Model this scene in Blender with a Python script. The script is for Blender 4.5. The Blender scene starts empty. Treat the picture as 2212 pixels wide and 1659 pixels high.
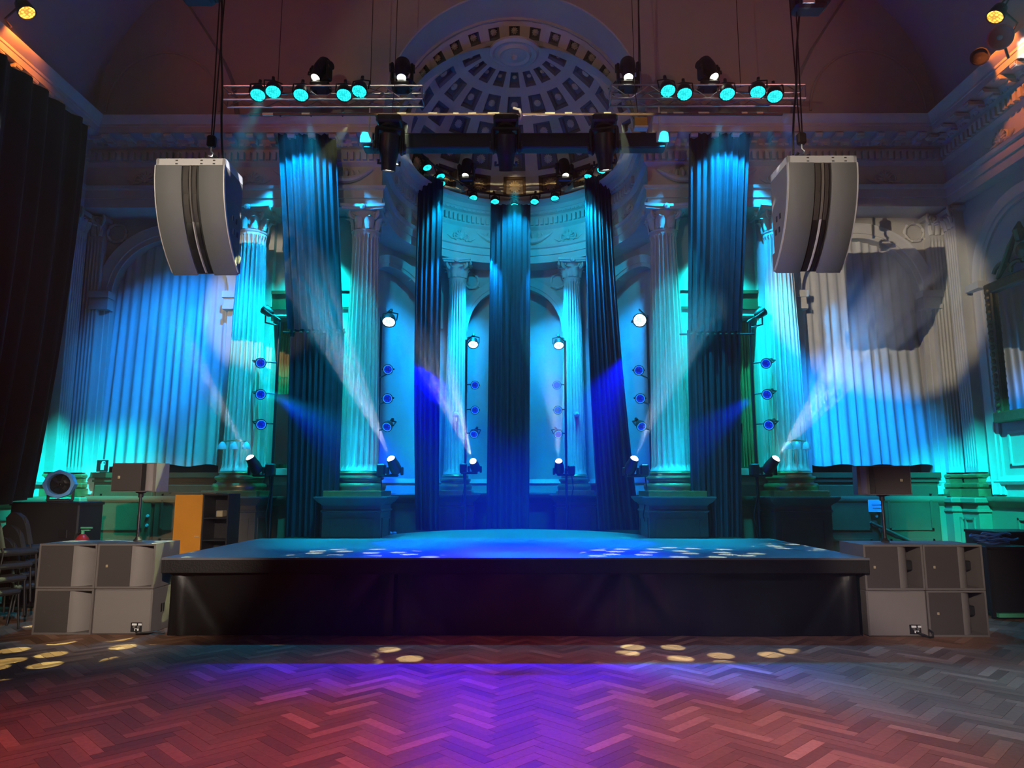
import bpy, math, random
from mathutils import Vector, Matrix, Euler
rnd = random.Random(7)
C = bpy.context.scene.collection
S = bpy.context.scene
PI = math.pi
R = math.radians

# ------------------------------------------------------------------ camera
FPX, CXP, CYP, EYE = 1540.0, 1106.0, 829.5, 1.7
TH = R(8.3305); YAW = R(0.2209)
cam = bpy.data.cameras.new('camera'); camo = bpy.data.objects.new('camera', cam); C.objects.link(camo)
camo.location = (0, 0, EYE); camo.rotation_euler = (PI/2 + TH, 0, YAW)
cam.sensor_width = 36; cam.lens = 36*FPX/2212; cam.clip_end = 100
S.camera = camo

def ray(x, y):
    u = (x-CXP)/FPX; v = -(y-CYP)/FPX
    d = (u, math.cos(TH)-v*math.sin(TH), math.sin(TH)+v*math.cos(TH))
    c, s = math.cos(YAW), math.sin(YAW)
    return Vector((d[0]*c-d[1]*s, d[0]*s+d[1]*c, d[2]))
def at(x, y, Y):                         # photo point at a known depth -> world point
    r = ray(x, y); t = Y/r.y
    return Vector((r.x*t, Y, EYE+r.z*t))
def atx(x, y, X):
    r = ray(x, y); t = X/r.x
    return Vector((X, r.y*t, EYE+r.z*t))
def atz(x, y, Z):
    r = ray(x, y); t = (Z-EYE)/r.z
    return Vector((r.x*t, r.y*t, Z))

# ------------------------------------------------------------------ view and world
S.view_settings.view_transform = 'Standard'; S.view_settings.look = 'None'
S.view_settings.exposure = 0.0; S.view_settings.gamma = 1.0; S.view_settings.use_curve_mapping = False
S.cycles.max_bounces = 3; S.cycles.diffuse_bounces = 2; S.cycles.glossy_bounces = 2
S.cycles.transmission_bounces = 2; S.cycles.volume_bounces = 0; S.cycles.transparent_max_bounces = 6
S.cycles.caustics_reflective = False; S.cycles.caustics_refractive = False
S.cycles.sample_clamp_indirect = 3.0; S.cycles.sample_clamp_direct = 0
S.cycles.use_denoising = True
S.cycles.use_adaptive_sampling = True; S.cycles.adaptive_threshold = .2; S.cycles.adaptive_min_samples = 16
S.cycles.volume_max_steps = 48; S.cycles.volume_step_rate = 2.0
w = bpy.data.worlds.new('hall_dark'); S.world = w; w.use_nodes = True
w.node_tree.nodes['Background'].inputs[0].default_value = (.30, .32, .42, 1)
w.node_tree.nodes['Background'].inputs[1].default_value = 0.012

# ------------------------------------------------------------------ lights
CYAN = (0.0, .62, 1.0); TEAL = (0.0, .95, .80); AZURE = (0.0, .30, 1.0); BLUE = (0.0, .0, 1.0)
WARM = (1.0, .80, .55); WHITE = (.95, .95, 1.0); RED = (1.0, .10, .06); AMBER = (1.0, .42, .10); PURPLE = (.55, .05, 1.0)

def gobo_nodes(L, kind, scale, rot=0.0):
    L.use_nodes = True
    nt = L.node_tree; nt.nodes.clear()
    N = nt.nodes.new; K = nt.links.new
    out = N('ShaderNodeOutputLight'); em = N('ShaderNodeEmission'); K(em.outputs[0], out.inputs[0])
    tc = N('ShaderNodeTexCoord'); sp = N('ShaderNodeSeparateXYZ'); K(tc.outputs['Normal'], sp.inputs[0])
    dx = N('ShaderNodeMath'); dx.operation = 'DIVIDE'; K(sp.outputs[0], dx.inputs[0]); K(sp.outputs[2], dx.inputs[1])
    dy = N('ShaderNodeMath'); dy.operation = 'DIVIDE'; K(sp.outputs[1], dy.inputs[0]); K(sp.outputs[2], dy.inputs[1])
    if kind == 'shutter':                  # profile lamp with its framing shutters closed to a thin strip
        ab = N('ShaderNodeMath'); ab.operation = 'ABSOLUTE'; K(dy.outputs[0], ab.inputs[0])
        ra = N('ShaderNodeMapRange'); K(ab.outputs[0], ra.inputs[0])
        ra.inputs[1].default_value = scale*.8; ra.inputs[2].default_value = scale; ra.inputs[3].default_value = 1.0; ra.inputs[4].default_value = 0.0
        K(ra.outputs[0], em.inputs['Strength']); return nt
    cb = N('ShaderNodeCombineXYZ'); K(dx.outputs[0], cb.inputs[0]); K(dy.outputs[0], cb.inputs[1])
    mp = N('ShaderNodeMapping'); mp.inputs['Scale'].default_value = (scale, scale, scale)
    mp.inputs['Rotation'].default_value = (0, 0, rot); K(cb.outputs[0], mp.inputs[0])
    vo = N('ShaderNodeTexVoronoi'); vo.voronoi_dimensions = '2D'; vo.inputs['Scale'].default_value = 1.0
    vo.inputs['Randomness'].default_value = .55 if kind == 'dots' else .7
    K(mp.outputs[0], vo.inputs['Vector'])
    ra = N('ShaderNodeMapRange'); K(vo.outputs['Distance'], ra.inputs[0])
    r0, r1 = (.25, .29) if kind == 'dots' else (.16, .26)
    ra.inputs[1].default_value = r0; ra.inputs[2].default_value = r1
    ra.inputs[3].default_value = 1.0; ra.inputs[4].default_value = 0.0
    K(ra.outputs[0], em.inputs['Strength'])
    return nt

def spot(name, loc, target, color, energy, angle=30, blend=.4, radius=.05, gobo=None, scale=10, rot=0.0):
    L = bpy.data.lights.new(name, 'SPOT'); L.energy = energy; L.color = color
    L.spot_size = R(angle); L.spot_blend = blend; L.shadow_soft_size = radius
    o = bpy.data.objects.new(name, L); C.objects.link(o)
    o.location = loc
    o.rotation_euler = (Vector(target)-Vector(loc)).to_track_quat('-Z', 'Y').to_euler()
    if gobo: gobo_nodes(L, gobo, scale, rot)
    return o
HAZE = 0.0032                              # thin theatre haze through the whole hall
vs_ = w.node_tree.nodes.new('ShaderNodeVolumeScatter'); vs_.inputs['Density'].default_value = HAZE
vs_.inputs['Color'].default_value = (.95, .95, .97, 1); vs_.inputs['Anisotropy'].default_value = .3
w.node_tree.links.new(vs_.outputs[0], w.node_tree.nodes['World Output'].inputs['Volume'])
# warm house spot on the balcony behind the viewer, one lens for each hanging array, and a soft front light on the bass stacks
HS = (-3.62, -.33, 5.65)
spot('house_spot', HS, (-4.14, 8.9, 5.17), (1, .86, .66), 3000, 12.6, .35, .025)
spot('house_spot', HS, (3.73, 8.9, 5.17), (1, .86, .66), 4400, 12.4, .35, .025)
spot('house_spot', (-.3, 0, 3.6), (-4.95, 9.4, .85), (1, .84, .70), 3600, 20, .8, .04)
spot('house_spot', (.3, 0, 3.6), (4.9, 8.9, .7), (1, .84, .72), 2400, 14, .8, .04)
# front light catching the pipe and the heads under it
spot('house_spot', HS, (0, 10.5, 7.5), (1, .84, .55), 330, 42, .4, .05)
spot('house_spot', (0, -.33, 5.65), (0, 10.55, 7.58), (1, .86, .50), 6000, 23, .1, .02, 'shutter', .007)
spot('apse_spot', (-.35, 13.5, 7.9), (0, 15.34, 8.47), (1, .80, .5), 70, 16, .5, .03)  # added warm spot to brighten the centre sun rosette, no can hangs here
# added fill spots, no lamp known there, to lift the dark upper walls
spot('fill_spot', (-2.5, 2.0, 9.5), (-3.5, 11.5, 6.5), (1, .80, .80), 30, 100, 1, .4)
spot('fill_spot', (2.5, 2.0, 9.5), (3.5, 11.5, 6.5), (1, .80, .80), 30, 100, 1, .4)
for sx in (-1, 1):
    # cyan cans on the trusses: down on drapes, columns and stage
    spot('truss_can', (sx*4.15, 10.9, 7.55), (sx*4.69, 12.0, 3.0), (0, .66, 1), 1900, 30, .7)
    spot('truss_can', (sx*3.75, 11.2, 7.75), (sx*3.55, 11.72, 5.9), (0, .40, 1), 1250, 92, .35)
    spot('truss_can', (sx*3.35, 11.2, 7.75), (sx*3.55, 11.72, 5.5), (0, .45, 1), 260, 60, .9)
    spot('truss_can', (sx*2.45, 10.9, 7.55), (sx*2.66, 12.1, 3.9), (0, .68, 1), 2500, 34, .7)
    spot('truss_can', (sx*3.3, 10.7, 7.55), (sx*2.2, 11.0, .9), (0, .60, 1), 5000, 32, .9)
    spot('truss_can', (-3.6, 9.6, 7.45) if sx < 0 else (4.7, 5.8, 7.2), (sx*7.72, 12.3, .9), (0, .85, .9), 10000 if sx < 0 else 11500, 21 if sx < 0 else 19, 1)
    # teal in the bay between the columns
    spot('bay_wash', (sx*3.5, 11.95, 6.3), (sx*3.7, 12.6, 3.0), (0, .85, .95), 1200, 84, 1)
    # ledge cans in the apse
    spot('apse_spot', (sx*1.45, 13.75, 7.8), (sx*1.72, 14.0, 5.6), (0, .55, 1), 1000 if sx < 0 else 2000, 50, .7)
    spot('apse_spot', (sx*.95, 14.3, 6.6), (sx*1.25, 15.0, 2.6), (0, .75, .9), 520, 36, .7)
    spot('apse_spot', (sx*.5, 14.2, 6.6), (sx*1.0, 15.8, 3.6), (0, .34, 1), 1000, 70, .8)
    spot('apse_spot', (sx*1.0, 13.7, 6.6), (sx*2.7, 14.4, 3.4), (0, .30, 1), 1000, 76, .8)
    spot('apse_spot', (sx*.6, 13.4, 7.2), (sx*1.4, 15.2, 6.6), (0, .55, 1), 110, 110, .9)
    # blue cans on the upright booms
    spot('boom_can', (sx*3.95, 11.75, 3.2), (sx*.6, 10.6, .9), (0, .02, 1), 10000, 36, .8)
    spot('boom_can', (sx*2.15, 12.9, 4.2), (0, 10.0, .9), (0, .0, 1), 40000, 33, .8)
    spot('boom_can', (sx*2.2, 12.9, 4.4), (sx*2.35, 13.7, 2.9), (0, .0, 1), 900 if sx < 0 else 260, 46, .8)
    spot('boom_can', (sx*.85, 14.25, 4.1), (sx*-.2, 6.9, .0), (.03, .0, 1), 950, 22, .7)
# blue wash over the tall window curtains
spot('curtain_wash', (-3.8, 9.4, 6.9), (-6.25, 12.8, 4.2), (0, .25, 1), 2300, 36, 1)
spot('curtain_wash', (3.8, 9.4, 6.9), (6.3, 12.8, 2.1), (0, .25, 1), 4600, 30, 1)
spot('apse_spot', (0, 13.3, 7.6), (0, 12.9, .9), (0, .75, .95), 4500, 38, .9)
spot('apse_spot', (0, 14.0, 7.95), (.0, 14.5, 6.7), (0, .5, 1), 1100, 56, .8)
spot('boom_can', (-4.12, 11.5, 3.3), (2.9, 6.9, .0), (0, .42, 1), 9000, 18, .8)
# red house wash on the near floor and up into the vault
spot('house_wash', (-7.2, 5.0, 7.6), (-2.7, 5.0, 0), (1, .14, .12), 3800, 40, .9, .2)
spot('house_wash', (2.0, .5, 7.0), (.5, 4.9, 0), (1, .20, .30), 2600, 40, .8, .2)
spot('house_wash', (3.6, .5, 7.0), (3.2, 5.2, 0), (.75, .62, .85), 2000, 44, .9, .2)
for sx in (-1, 1):
    spot('house_wash', (sx*6.0, 6.0, 7.4), (sx*2.2, 12.0, 10.2), (1, .24, .20), 130, 80, .9, .3)
# dot gobos in the truss heads, falling on the stage edge and the floor before it
spot('dot_gobo', (-2.7, 10.9, 7.6), (-5.6, 8.0, .0), (.88, 1, .42), 7000, 22, .1, .01, 'dots', 17, .3)
spot('dot_gobo', (-1.75, 10.9, 7.6), (-2.1, 8.4, .7), (.9, 1, .6), 6500, 21, .1, .01, 'dots', 17, .8)
spot('dot_gobo', (1.75, 10.9, 7.6), (1.95, 9.0, .8), (.9, 1, .6), 6500, 19, .1, .01, 'dots', 17, .5)
spot('dot_gobo', (2.7, 10.9, 7.6), (3.95, 10.1, .9), (.9, 1, .6), 6500, 11, .1, .01, 'dots', 17, 1.1)
BEAM_HAZE = .8
BEAM_W = (9000, 10000, 9000, 3000, 4500, 6500)
# ------------------------------------------------------------------ materials
M = {}
def mat(name, col, rough=.6, metal=0.0, var=.12, scale=6.0, bump=0.0, bscale=40.0, spec=.5, sheen=0.0, coat=0.0):
    m = bpy.data.materials.new(name); m.use_nodes = True
    nt = m.node_tree; b = nt.nodes['Principled BSDF']; N = nt.nodes.new; K = nt.links.new
    b.inputs['Roughness'].default_value = rough; b.inputs['Metallic'].default_value = metal
    b.inputs['Specular IOR Level'].default_value = spec
    if sheen: b.inputs['Sheen Weight'].default_value = sheen
    if coat: b.inputs['Coat Weight'].default_value = coat
    tc = N('ShaderNodeTexCoord')
    no = N('ShaderNodeTexNoise'); no.inputs['Scale'].default_value = scale; no.inputs['Detail'].default_value = 4
    K(tc.outputs['Object'], no.inputs['Vector'])
    mx = N('ShaderNodeMix'); mx.data_type = 'RGBA'
    mx.inputs['A'].default_value = tuple(max(0, c*(1-var)) for c in col)+(1,)
    mx.inputs['B'].default_value = tuple(min(1, c*(1+var)) for c in col)+(1,)
    K(no.outputs['Fac'], mx.inputs['Factor']); K(mx.outputs['Result'], b.inputs['Base Color'])
    if bump:
        n2 = N('ShaderNodeTexNoise'); n2.inputs['Scale'].default_value = bscale; K(tc.outputs['Object'], n2.inputs['Vector'])
        bp = N('ShaderNodeBump'); bp.inputs['Strength'].default_value = bump; bp.inputs['Distance'].default_value = .01
        K(n2.outputs['Fac'], bp.inputs['Height']); K(bp.outputs['Normal'], b.inputs['Normal'])
    M[name] = m
    return m
def emis(name, col, strength, cells=0.0):
    m = bpy.data.materials.new(name); m.use_nodes = True
    nt = m.node_tree; b = nt.nodes['Principled BSDF']; N = nt.nodes.new; K = nt.links.new
    b.inputs['Base Color'].default_value = (.02, .02, .02, 1)
    b.inputs['Emission Color'].default_value = col+(1,)
    b.inputs['Emission Strength'].default_value = strength
    if cells:                               # LED lens: a cluster of bright cells
        tc = N('ShaderNodeTexCoord'); vo = N('ShaderNodeTexVoronoi'); vo.inputs['Scale'].default_value = cells
        vo.inputs['Randomness'].default_value = .35
        K(tc.outputs['Object'], vo.inputs['Vector'])
        ra = N('ShaderNodeMapRange'); ra.inputs[1].default_value = .2; ra.inputs[2].default_value = .6
        ra.inputs[3].default_value = strength; ra.inputs[4].default_value = strength*.25
        K(vo.outputs['Distance'], ra.inputs[0]); K(ra.outputs[0], b.inputs['Emission Strength'])
    M[name] = m
    return m
mat('plaster', (.56, .53, .47), .75, 0, .10, 3, .15, 30)
mat('plaster_pale', (.66, .63, .56), .7, 0, .08, 4, .1, 30)
mat('ceiling', (.46, .42, .40), .85, 0, .08, 1.2, .1, 20)
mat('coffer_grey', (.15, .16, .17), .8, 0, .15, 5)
mat('stone', (.62, .60, .54), .55, 0, .12, 5, .1, 50)
mat('gilt', (.42, .30, .13), .32, .75, .2, 12, .1, 60)
mat('old_gold', (.20, .14, .06), .45, .5, .3, 14, .3, 40)
mat('dado', (.26, .21, .12), .5, 0, .15, 3, .1, 40)
mat('brown_wood', (.12, .072, .032), .5, 0, .25, 4, .2, 60)
mat('stage_black', (.13, .13, .14), .45, 0, .25, 9, .2, 90)
mat('stage_edge', (.012, .011, .011), .5, 0, .3, 14, .3, 60)
mat('skirt', (.006, .0055, .006), .38, 0, .3, 2, .25, 9, spec=.6)
mat('velvet', (.030, .036, .048), .85, 0, .2, 8, .1, 60, spec=.15, sheen=.0)
mat('velvet_green', (.006, .010, .008), .9, 0, .2, 6, .1, 60, spec=.1, sheen=.1)
mat('curtain_white', (.60, .60, .60), .8, 0, .06, 4, .1, 60)
mat('curtain_gold', (.32, .19, .06), .7, 0, .2, 6, .1, 50)
mat('fixture', (.012, .012, .014), .42, 0, .2, 12, .1, 80)
mat('metal', (.55, .56, .58), .32, .9, .1, 20)
mat('dark_metal', (.06, .06, .065), .4, .8, .1, 20)
mat('bar_brown', (.16, .10, .07), .4, .3, .2, 18)
mat('tape', (.92, .90, .66), .35, .25, .03, 10)
mat('ped_grey', (.12, .11, .10), .5, 0, .15, 5)
mat('chain', (.03, .02, .02), .5, .6, .1, 20)
mat('cab_grey', (.145, .128, .120), .6, 0, .06, 12, .25, 160)
mat('grille_dark', (.055, .046, .044), .7, 0, .1, 200, .3, 300)
mat('grille_light', (.20, .178, .168), .65, 0, .06, 200, .3, 300)
mat('array_grille', (.140, .142, .150), .55, 0, .06, 200, .3, 300)
mat('rubber', (.012, .012, .012), .6)
mat('badge', (.75, .62, .40), .35, .5, .05, 20)
mat('steel_light', (.62, .60, .62), .45, .3, .05, 10)
mat('white_panel', (.75, .76, .76), .5, 0, .04, 10)
mat('orange_wood', (.70, .27, .02), .45, 0, .10, 5, .1, 40)
mat('red_paint', (.45, .02, .02), .3, 0, .1, 10)
mat('sign_black', (.012, .012, .014), .5)
mat('sign_white', (.82, .84, .84), .5, 0, .03)
mat('sign_blue', (.35, .55, .72), .5, 0, .05)
mat('chair_cloth', (.022, .022, .026), .85, 0, .2, 30, .2, 200)
mat('blue_plastic', (.16, .46, .85), .4, 0, .08, 8)
mat('cable_blue', (.05, .10, .22), .5, 0, .15, 20)
mat('yellow_box', (.55, .36, .06), .45, 0, .1, 10)
mat('glass_bell', (.45, .58, .64), .25, 0, .05, 10)
mat('sun_gilt', (.62, .47, .25), .4, .3, .15, 14)
mat('green_plastic', (.10, .45, .25), .4)
mat('horn_red', (.80, .25, .20), .4, 0, .1, 8)
emis('lens_cyan', (.02, .95, .95), 3.2, 26)
emis('lens_blue', (.0, .03, 1.0), 1.3, 26)
emis('ring_blue', (.02, .35, 1.0), 1.0)
emis('lens_white', (.75, 1.0, 1.0), 4.0, 22)
emis('lens_warm', (1.0, .98, .78), 6.0)
emis('lens_amber', (1.0, .50, .06), 3.5, 22)
def mirror():
    m = bpy.data.materials.new('mirror_glass'); m.use_nodes = True; b = m.node_tree.nodes['Principled BSDF']
    b.inputs['Base Color'].default_value = (.8, .82, .8, 1); b.inputs['Metallic'].default_value = 1; b.inputs['Roughness'].default_value = .03
    M['mirror_glass'] = m
mirror()
def wood(name, island):
    m = bpy.data.materials.new(name); m.use_nodes = True
    nt = m.node_tree; b = nt.nodes['Principled BSDF']; N = nt.nodes.new; K = nt.links.new
    if island: g = N('ShaderNodeNewGeometry'); rv = g.outputs['Random Per Island']
    else: g = N('ShaderNodeObjectInfo'); rv = g.outputs['Random']
    cr = N('ShaderNodeValToRGB'); K(rv, cr.inputs[0])
    e = cr.color_ramp.elements
    e[0].color = (.16, .075, .042, 1); e[1].color = (.46, .27, .17, 1); e[1].position = 1
    k = e.new(.35); k.color = (.24, .12, .068, 1)
    k = e.new(.8); k.color = (.30, .155, .09, 1)
    tc = N('ShaderNodeTexCoord'); ge = N('ShaderNodeNewGeometry')
    mp = N('ShaderNodeMapping'); mp.inputs['Scale'].default_value = (6, 6, 6); K(ge.outputs['Position'], mp.inputs[0])
    no = N('ShaderNodeTexNoise'); no.inputs['Scale'].default_value = 5; no.inputs['Detail'].default_value = 6; K(mp.outputs[0], no.inputs['Vector'])
    mx = N('ShaderNodeMix'); mx.data_type = 'RGBA'; mx.blend_type = 'MULTIPLY'; mx.inputs['Factor'].default_value = .55
    K(cr.outputs[0], mx.inputs['A'])
    c2 = N('ShaderNodeValToRGB'); c2.color_ramp.elements[0].color = (.55, .5, .5, 1); c2.color_ramp.elements[0].position = .3
    c2.color_ramp.elements[1].position = .7; K(no.outputs['Fac'], c2.inputs[0]); K(c2.outputs[0], mx.inputs['B'])
    K(mx.outputs['Result'], b.inputs['Base Color'])
    b.inputs['Roughness'].default_value = .48; b.inputs['Specular IOR Level'].default_value = .35
    M[name] = m
wood('parquet', False); wood('parquet_far', True)

# ------------------------------------------------------------------ mesh helpers
class MB:
    def __init__(s): s.v = []; s.f = []
    def add(s, vs, fs, X=None):
        k = len(s.v)
        s.v += [tuple(X @ Vector(p)) if X else tuple(p) for p in vs]
        s.f += [tuple(i+k for i in f) for f in fs]
        return s
    def merge(s, o, X=None): return s.add(o.v, o.f, X)
    def box(s, c, d, X=None, taper=1.0, ch=0.0):
        x, y, z = (k/2 for k in d); t = taper
        if ch <= 0:
            vs = [(-x, -y, -z), (x, -y, -z), (x, y, -z), (-x, y, -z), (-x*t, -y*t, z), (x*t, -y*t, z), (x*t, y*t, z), (-x*t, y*t, z)]
            fs = [(3, 2, 1, 0), (4, 5, 6, 7), (0, 1, 5, 4), (1, 2, 6, 5), (2, 3, 7, 6), (3, 0, 4, 7)]
        else:
            def ring(a, b, zz): return [(-a, -b+ch, zz), (-a+ch, -b, zz), (a-ch, -b, zz), (a, -b+ch, zz), (a, b-ch, zz), (a-ch, b, zz), (-a+ch, b, zz), (-a, b-ch, zz)]
            def ring2(a, b, zz): a -= ch; b -= ch; e = ch*.3; return [(-a, -b+e, zz), (-a+e, -b, zz), (a-e, -b, zz), (a, -b+e, zz), (a, b-e, zz), (a-e, b, zz), (-a+e, b, zz), (-a, b-e, zz)]
            rs = [ring2(x, y, -z), ring(x, y, -z+ch), ring(x*t, y*t, z-ch), ring2(x*t, y*t, z)]
            vs = [p for r in rs for p in r]; fs = [tuple(range(7, -1, -1)), tuple(range(24, 32))]
            for j in range(3):
                for i in range(8): fs.append((j*8+i, j*8+(i+1) % 8, j*8+8+(i+1) % 8, j*8+8+i))
        vs = [(p[0]+c[0], p[1]+c[1], p[2]+c[2]) for p in vs]
        return s.add(vs, fs, X)
    def tube(s, pts, r, n=8, caps=True, X=None):
        pts = [Vector(p) for p in pts]; vs = []; fs = []
        rr = r if isinstance(r, (list, tuple)) else [r]*len(pts)
        up = None
        for i, p in enumerate(pts):
            d = (pts[min(i+1, len(pts)-1)]-pts[max(i-1, 0)]).normalized()
            if up is None:
                up = Vector((0, 0, 1)) if abs(d.z) < .9 else Vector((1, 0, 0))
            a = d.cross(up).normalized(); b = a.cross(d).normalized(); up = b
            for k in range(n):
                t = 2*PI*k/n; vs.append(p+(a*math.cos(t)+b*math.sin(t))*rr[i])
        for i in range(len(pts)-1):
            for k in range(n): fs.append((i*n+k, i*n+(k+1) % n, (i+1)*n+(k+1) % n, (i+1)*n+k))
        if caps: fs.append(tuple(range(n-1, -1, -1))); fs.append(tuple((len(pts)-1)*n+k for k in range(n)))
        return s.add(vs, fs, X)
    def lathe(s, prof, n=20, X=None, a0=0.0, a1=2*PI, mod=None):
        full = abs(a1-a0-2*PI) < 1e-6; m = n if full else n+1; vs = []; fs = []
        for (r, z) in prof:
            for k in range(m):
                t = a0+(a1-a0)*k/n; q = r*(mod(t, z) if mod else 1)
                vs.append((q*math.cos(t), q*math.sin(t), z))
        for i in range(len(prof)-1):
            for k in range(n):
                j = (k+1) % m if full else k+1
                fs.append((i*m+k, i*m+j, (i+1)*m+j, (i+1)*m+k))
        return s.add(vs, fs, X)
    def prism(s, poly, h0, h1, X=None):      # polygon in XY, extruded along Z
        n = len(poly); vs = [(p[0], p[1], h0) for p in poly]+[(p[0], p[1], h1) for p in poly]
        fs = [tuple(range(n-1, -1, -1)), tuple(range(n, 2*n))]+[(i, (i+1) % n, n+(i+1) % n, n+i) for i in range(n)]
        return s.add(vs, fs, X)
    def grid(s, rows, X=None, closed=False):
        n = len(rows[0]); vs = [p for r in rows for p in r]; fs = []
        for i in range(len(rows)-1):
            for k in range(n if closed else n-1):
                fs.append((i*n+k, i*n+(k+1) % n, (i+1)*n+(k+1) % n, (i+1)*n+k))
        return s.add(vs, fs, X)
    def build(s, name, m, parent=None, smooth=True, angle=38, loc=None):
        me = bpy.data.meshes.new(name); me.from_pydata(s.v, [], s.f); me.update()
        me.materials.append(M[m] if isinstance(m, str) else m)
        if smooth:
            me.shade_smooth(); me.set_sharp_from_angle(angle=R(angle))
        o = bpy.data.objects.new(name, me); C.objects.link(o)
        if parent: o.parent = parent
        if loc is not None: o.location = loc
        return o
def thing(name, label, cat, loc=(0, 0, 0), rot=(0, 0, 0), group=None):
    o = bpy.data.objects.new(name, None); C.objects.link(o); o.empty_display_size = .1
    o.location = loc; o.rotation_euler = rot; o['label'] = label; o['category'] = cat
    if group: o['group'] = group
    return o
def tag(o, label, cat, group=None):
    o['label'] = label; o['category'] = cat
    if group: o['group'] = group
    return o
def structure(o, label=None):
    o['kind'] = 'structure'
    if label: o['label'] = label
    return o
def stuff(o): o['kind'] = 'stuff'; return o
def kids(o): return [c for c in bpy.data.objects if c.parent == o]
KID = {}
def dup(root, loc, rot=None, label=None, scale=None):
    def tree(o):
        if o.name not in KID: KID[o.name] = kids(o)
        c = o.copy(); C.objects.link(c)
        for k in KID[o.name]:
            d = tree(k); d.parent = c
        return c
    c = tree(root); c.location = loc
    if rot is not None: c.rotation_euler = rot
    if scale: c.scale = scale
    if label: c['label'] = label
    return c
def RX(a): return Matrix.Rotation(a, 4, 'X')
def RY(a): return Matrix.Rotation(a, 4, 'Y')
def RZ(a): return Matrix.Rotation(a, 4, 'Z')
def T(x, y=None, z=None): return Matrix.Translation(x if y is None else (x, y, z))
def aim(d, roll=0): return Vector(d).to_track_quat('-Z', 'Y').to_euler()
def sweep(path, prof, i0=0, i1=None, closed_prof=True, caps=True):
    """moulding: prof = (out, z) points, out is to the left-hand normal side of the path; mitred corners"""
    i1 = len(path)-1 if i1 is None else i1; mb = MB(); rows = []
    for i in range(i0, i1+1):
        p = Vector(path[i])
        d0 = (p-Vector(path[i-1])).normalized() if i > 0 else None
        d1 = (Vector(path[i+1])-p).normalized() if i < len(path)-1 else None
        d0 = d0 or d1; d1 = d1 or d0
        n0 = Vector((d0.y, -d0.x)); n1 = Vector((d1.y, -d1.x)); n = (n0+n1).normalized(); k = 1/max(.3, n.dot(n0))
        rows.append([(p.x+n.x*o*k, p.y+n.y*o*k, z) for o, z in prof])
    mb.grid(rows, None, closed_prof)
    if caps and closed_prof:
        n = len(prof); mb.f.append(tuple(range(n-1, -1, -1))); L = (len(rows)-1)*n; mb.f.append(tuple(L+k for k in range(n)))
    return mb
# ------------------------------------------------------------------ the setting
HW, YB, CA, RA, RI = 7.88, 12.6, 12.95, 2.9, 2.36          # half width, back wall, apse centre, apse wall and ledge radius
SPR = 5.17                                                   # springing of the arches
# floor: slab, then herringbone planks laid on it
fl = structure(MB().box((0, 5, -.06), (19, 24, .10)).build('floor', 'brown_wood'), 'herringbone parquet floor of reddish brown planks')
PL, PW = .45, .090
def plank_bm(sgn):
    g = .0004; a = PL/2-g; b = PW/2-g; c = .0007; h = .011
    vs = [(-a, -b, 0), (a, -b, 0), (a, b, 0), (-a, b, 0), (-a+c, -b+c, h), (a-c, -b+c, h), (a-c, b-c, h), (-a+c, b-c, h)]
    mb = MB().add(vs, [(4, 5, 6, 7), (0, 1, 5, 4), (1, 2, 6, 5), (2, 3, 7, 6), (3, 0, 4, 7)])
    return mb
pm = plank_bm(1)
slots = []
q = PL/math.sqrt(2); st = PW*math.sqrt(2)
for col in range(-26, 27):
    for row in range(-10, 80):
        for half in (0, 1):
            s = 1 if half == 0 else -1
            cx = (col*2+half)*(q+PW/math.sqrt(2))/2*1.0 if False else (col*2+half)*q
            cy = 3.6+row*st + (0 if half == 0 else st*.5)
            if cy > 12.4 or abs(cx) > 8.2: continue
            slots.append((cy, cx, s))
vis = []
for cy, cx, s in slots:
    if cy < 4.15 or abs(cx) > cy*.735+.15: continue
    if abs(cx) < 4.0 and cy > 8.75: continue
    vis.append((cy, cx, s))
vis.sort()
first = None
for k, (cy, cx, s) in enumerate(vis[:300]):
    if first is None:
        first = pm.build('plank', 'parquet', fl, smooth=False); o = first
    else:
        o = first.copy(); C.objects.link(o)
    o.parent = fl; o.location = (cx, cy, -.0105+rnd.uniform(-.0008, .0008)); o.rotation_euler = (0, 0, s*PI/4)
far = MB()
chosen = set((a, b) for a, b, c in vis[:300])
for cy, cx, s in slots:
    if (cy, cx) in chosen: continue
    far.merge(pm, T(cx, cy, -.0105+rnd.uniform(-.0006, .0006)) @ RZ(s*PI/4))
stuff(far.build('planks', 'parquet_far', fl, smooth=False))

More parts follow.
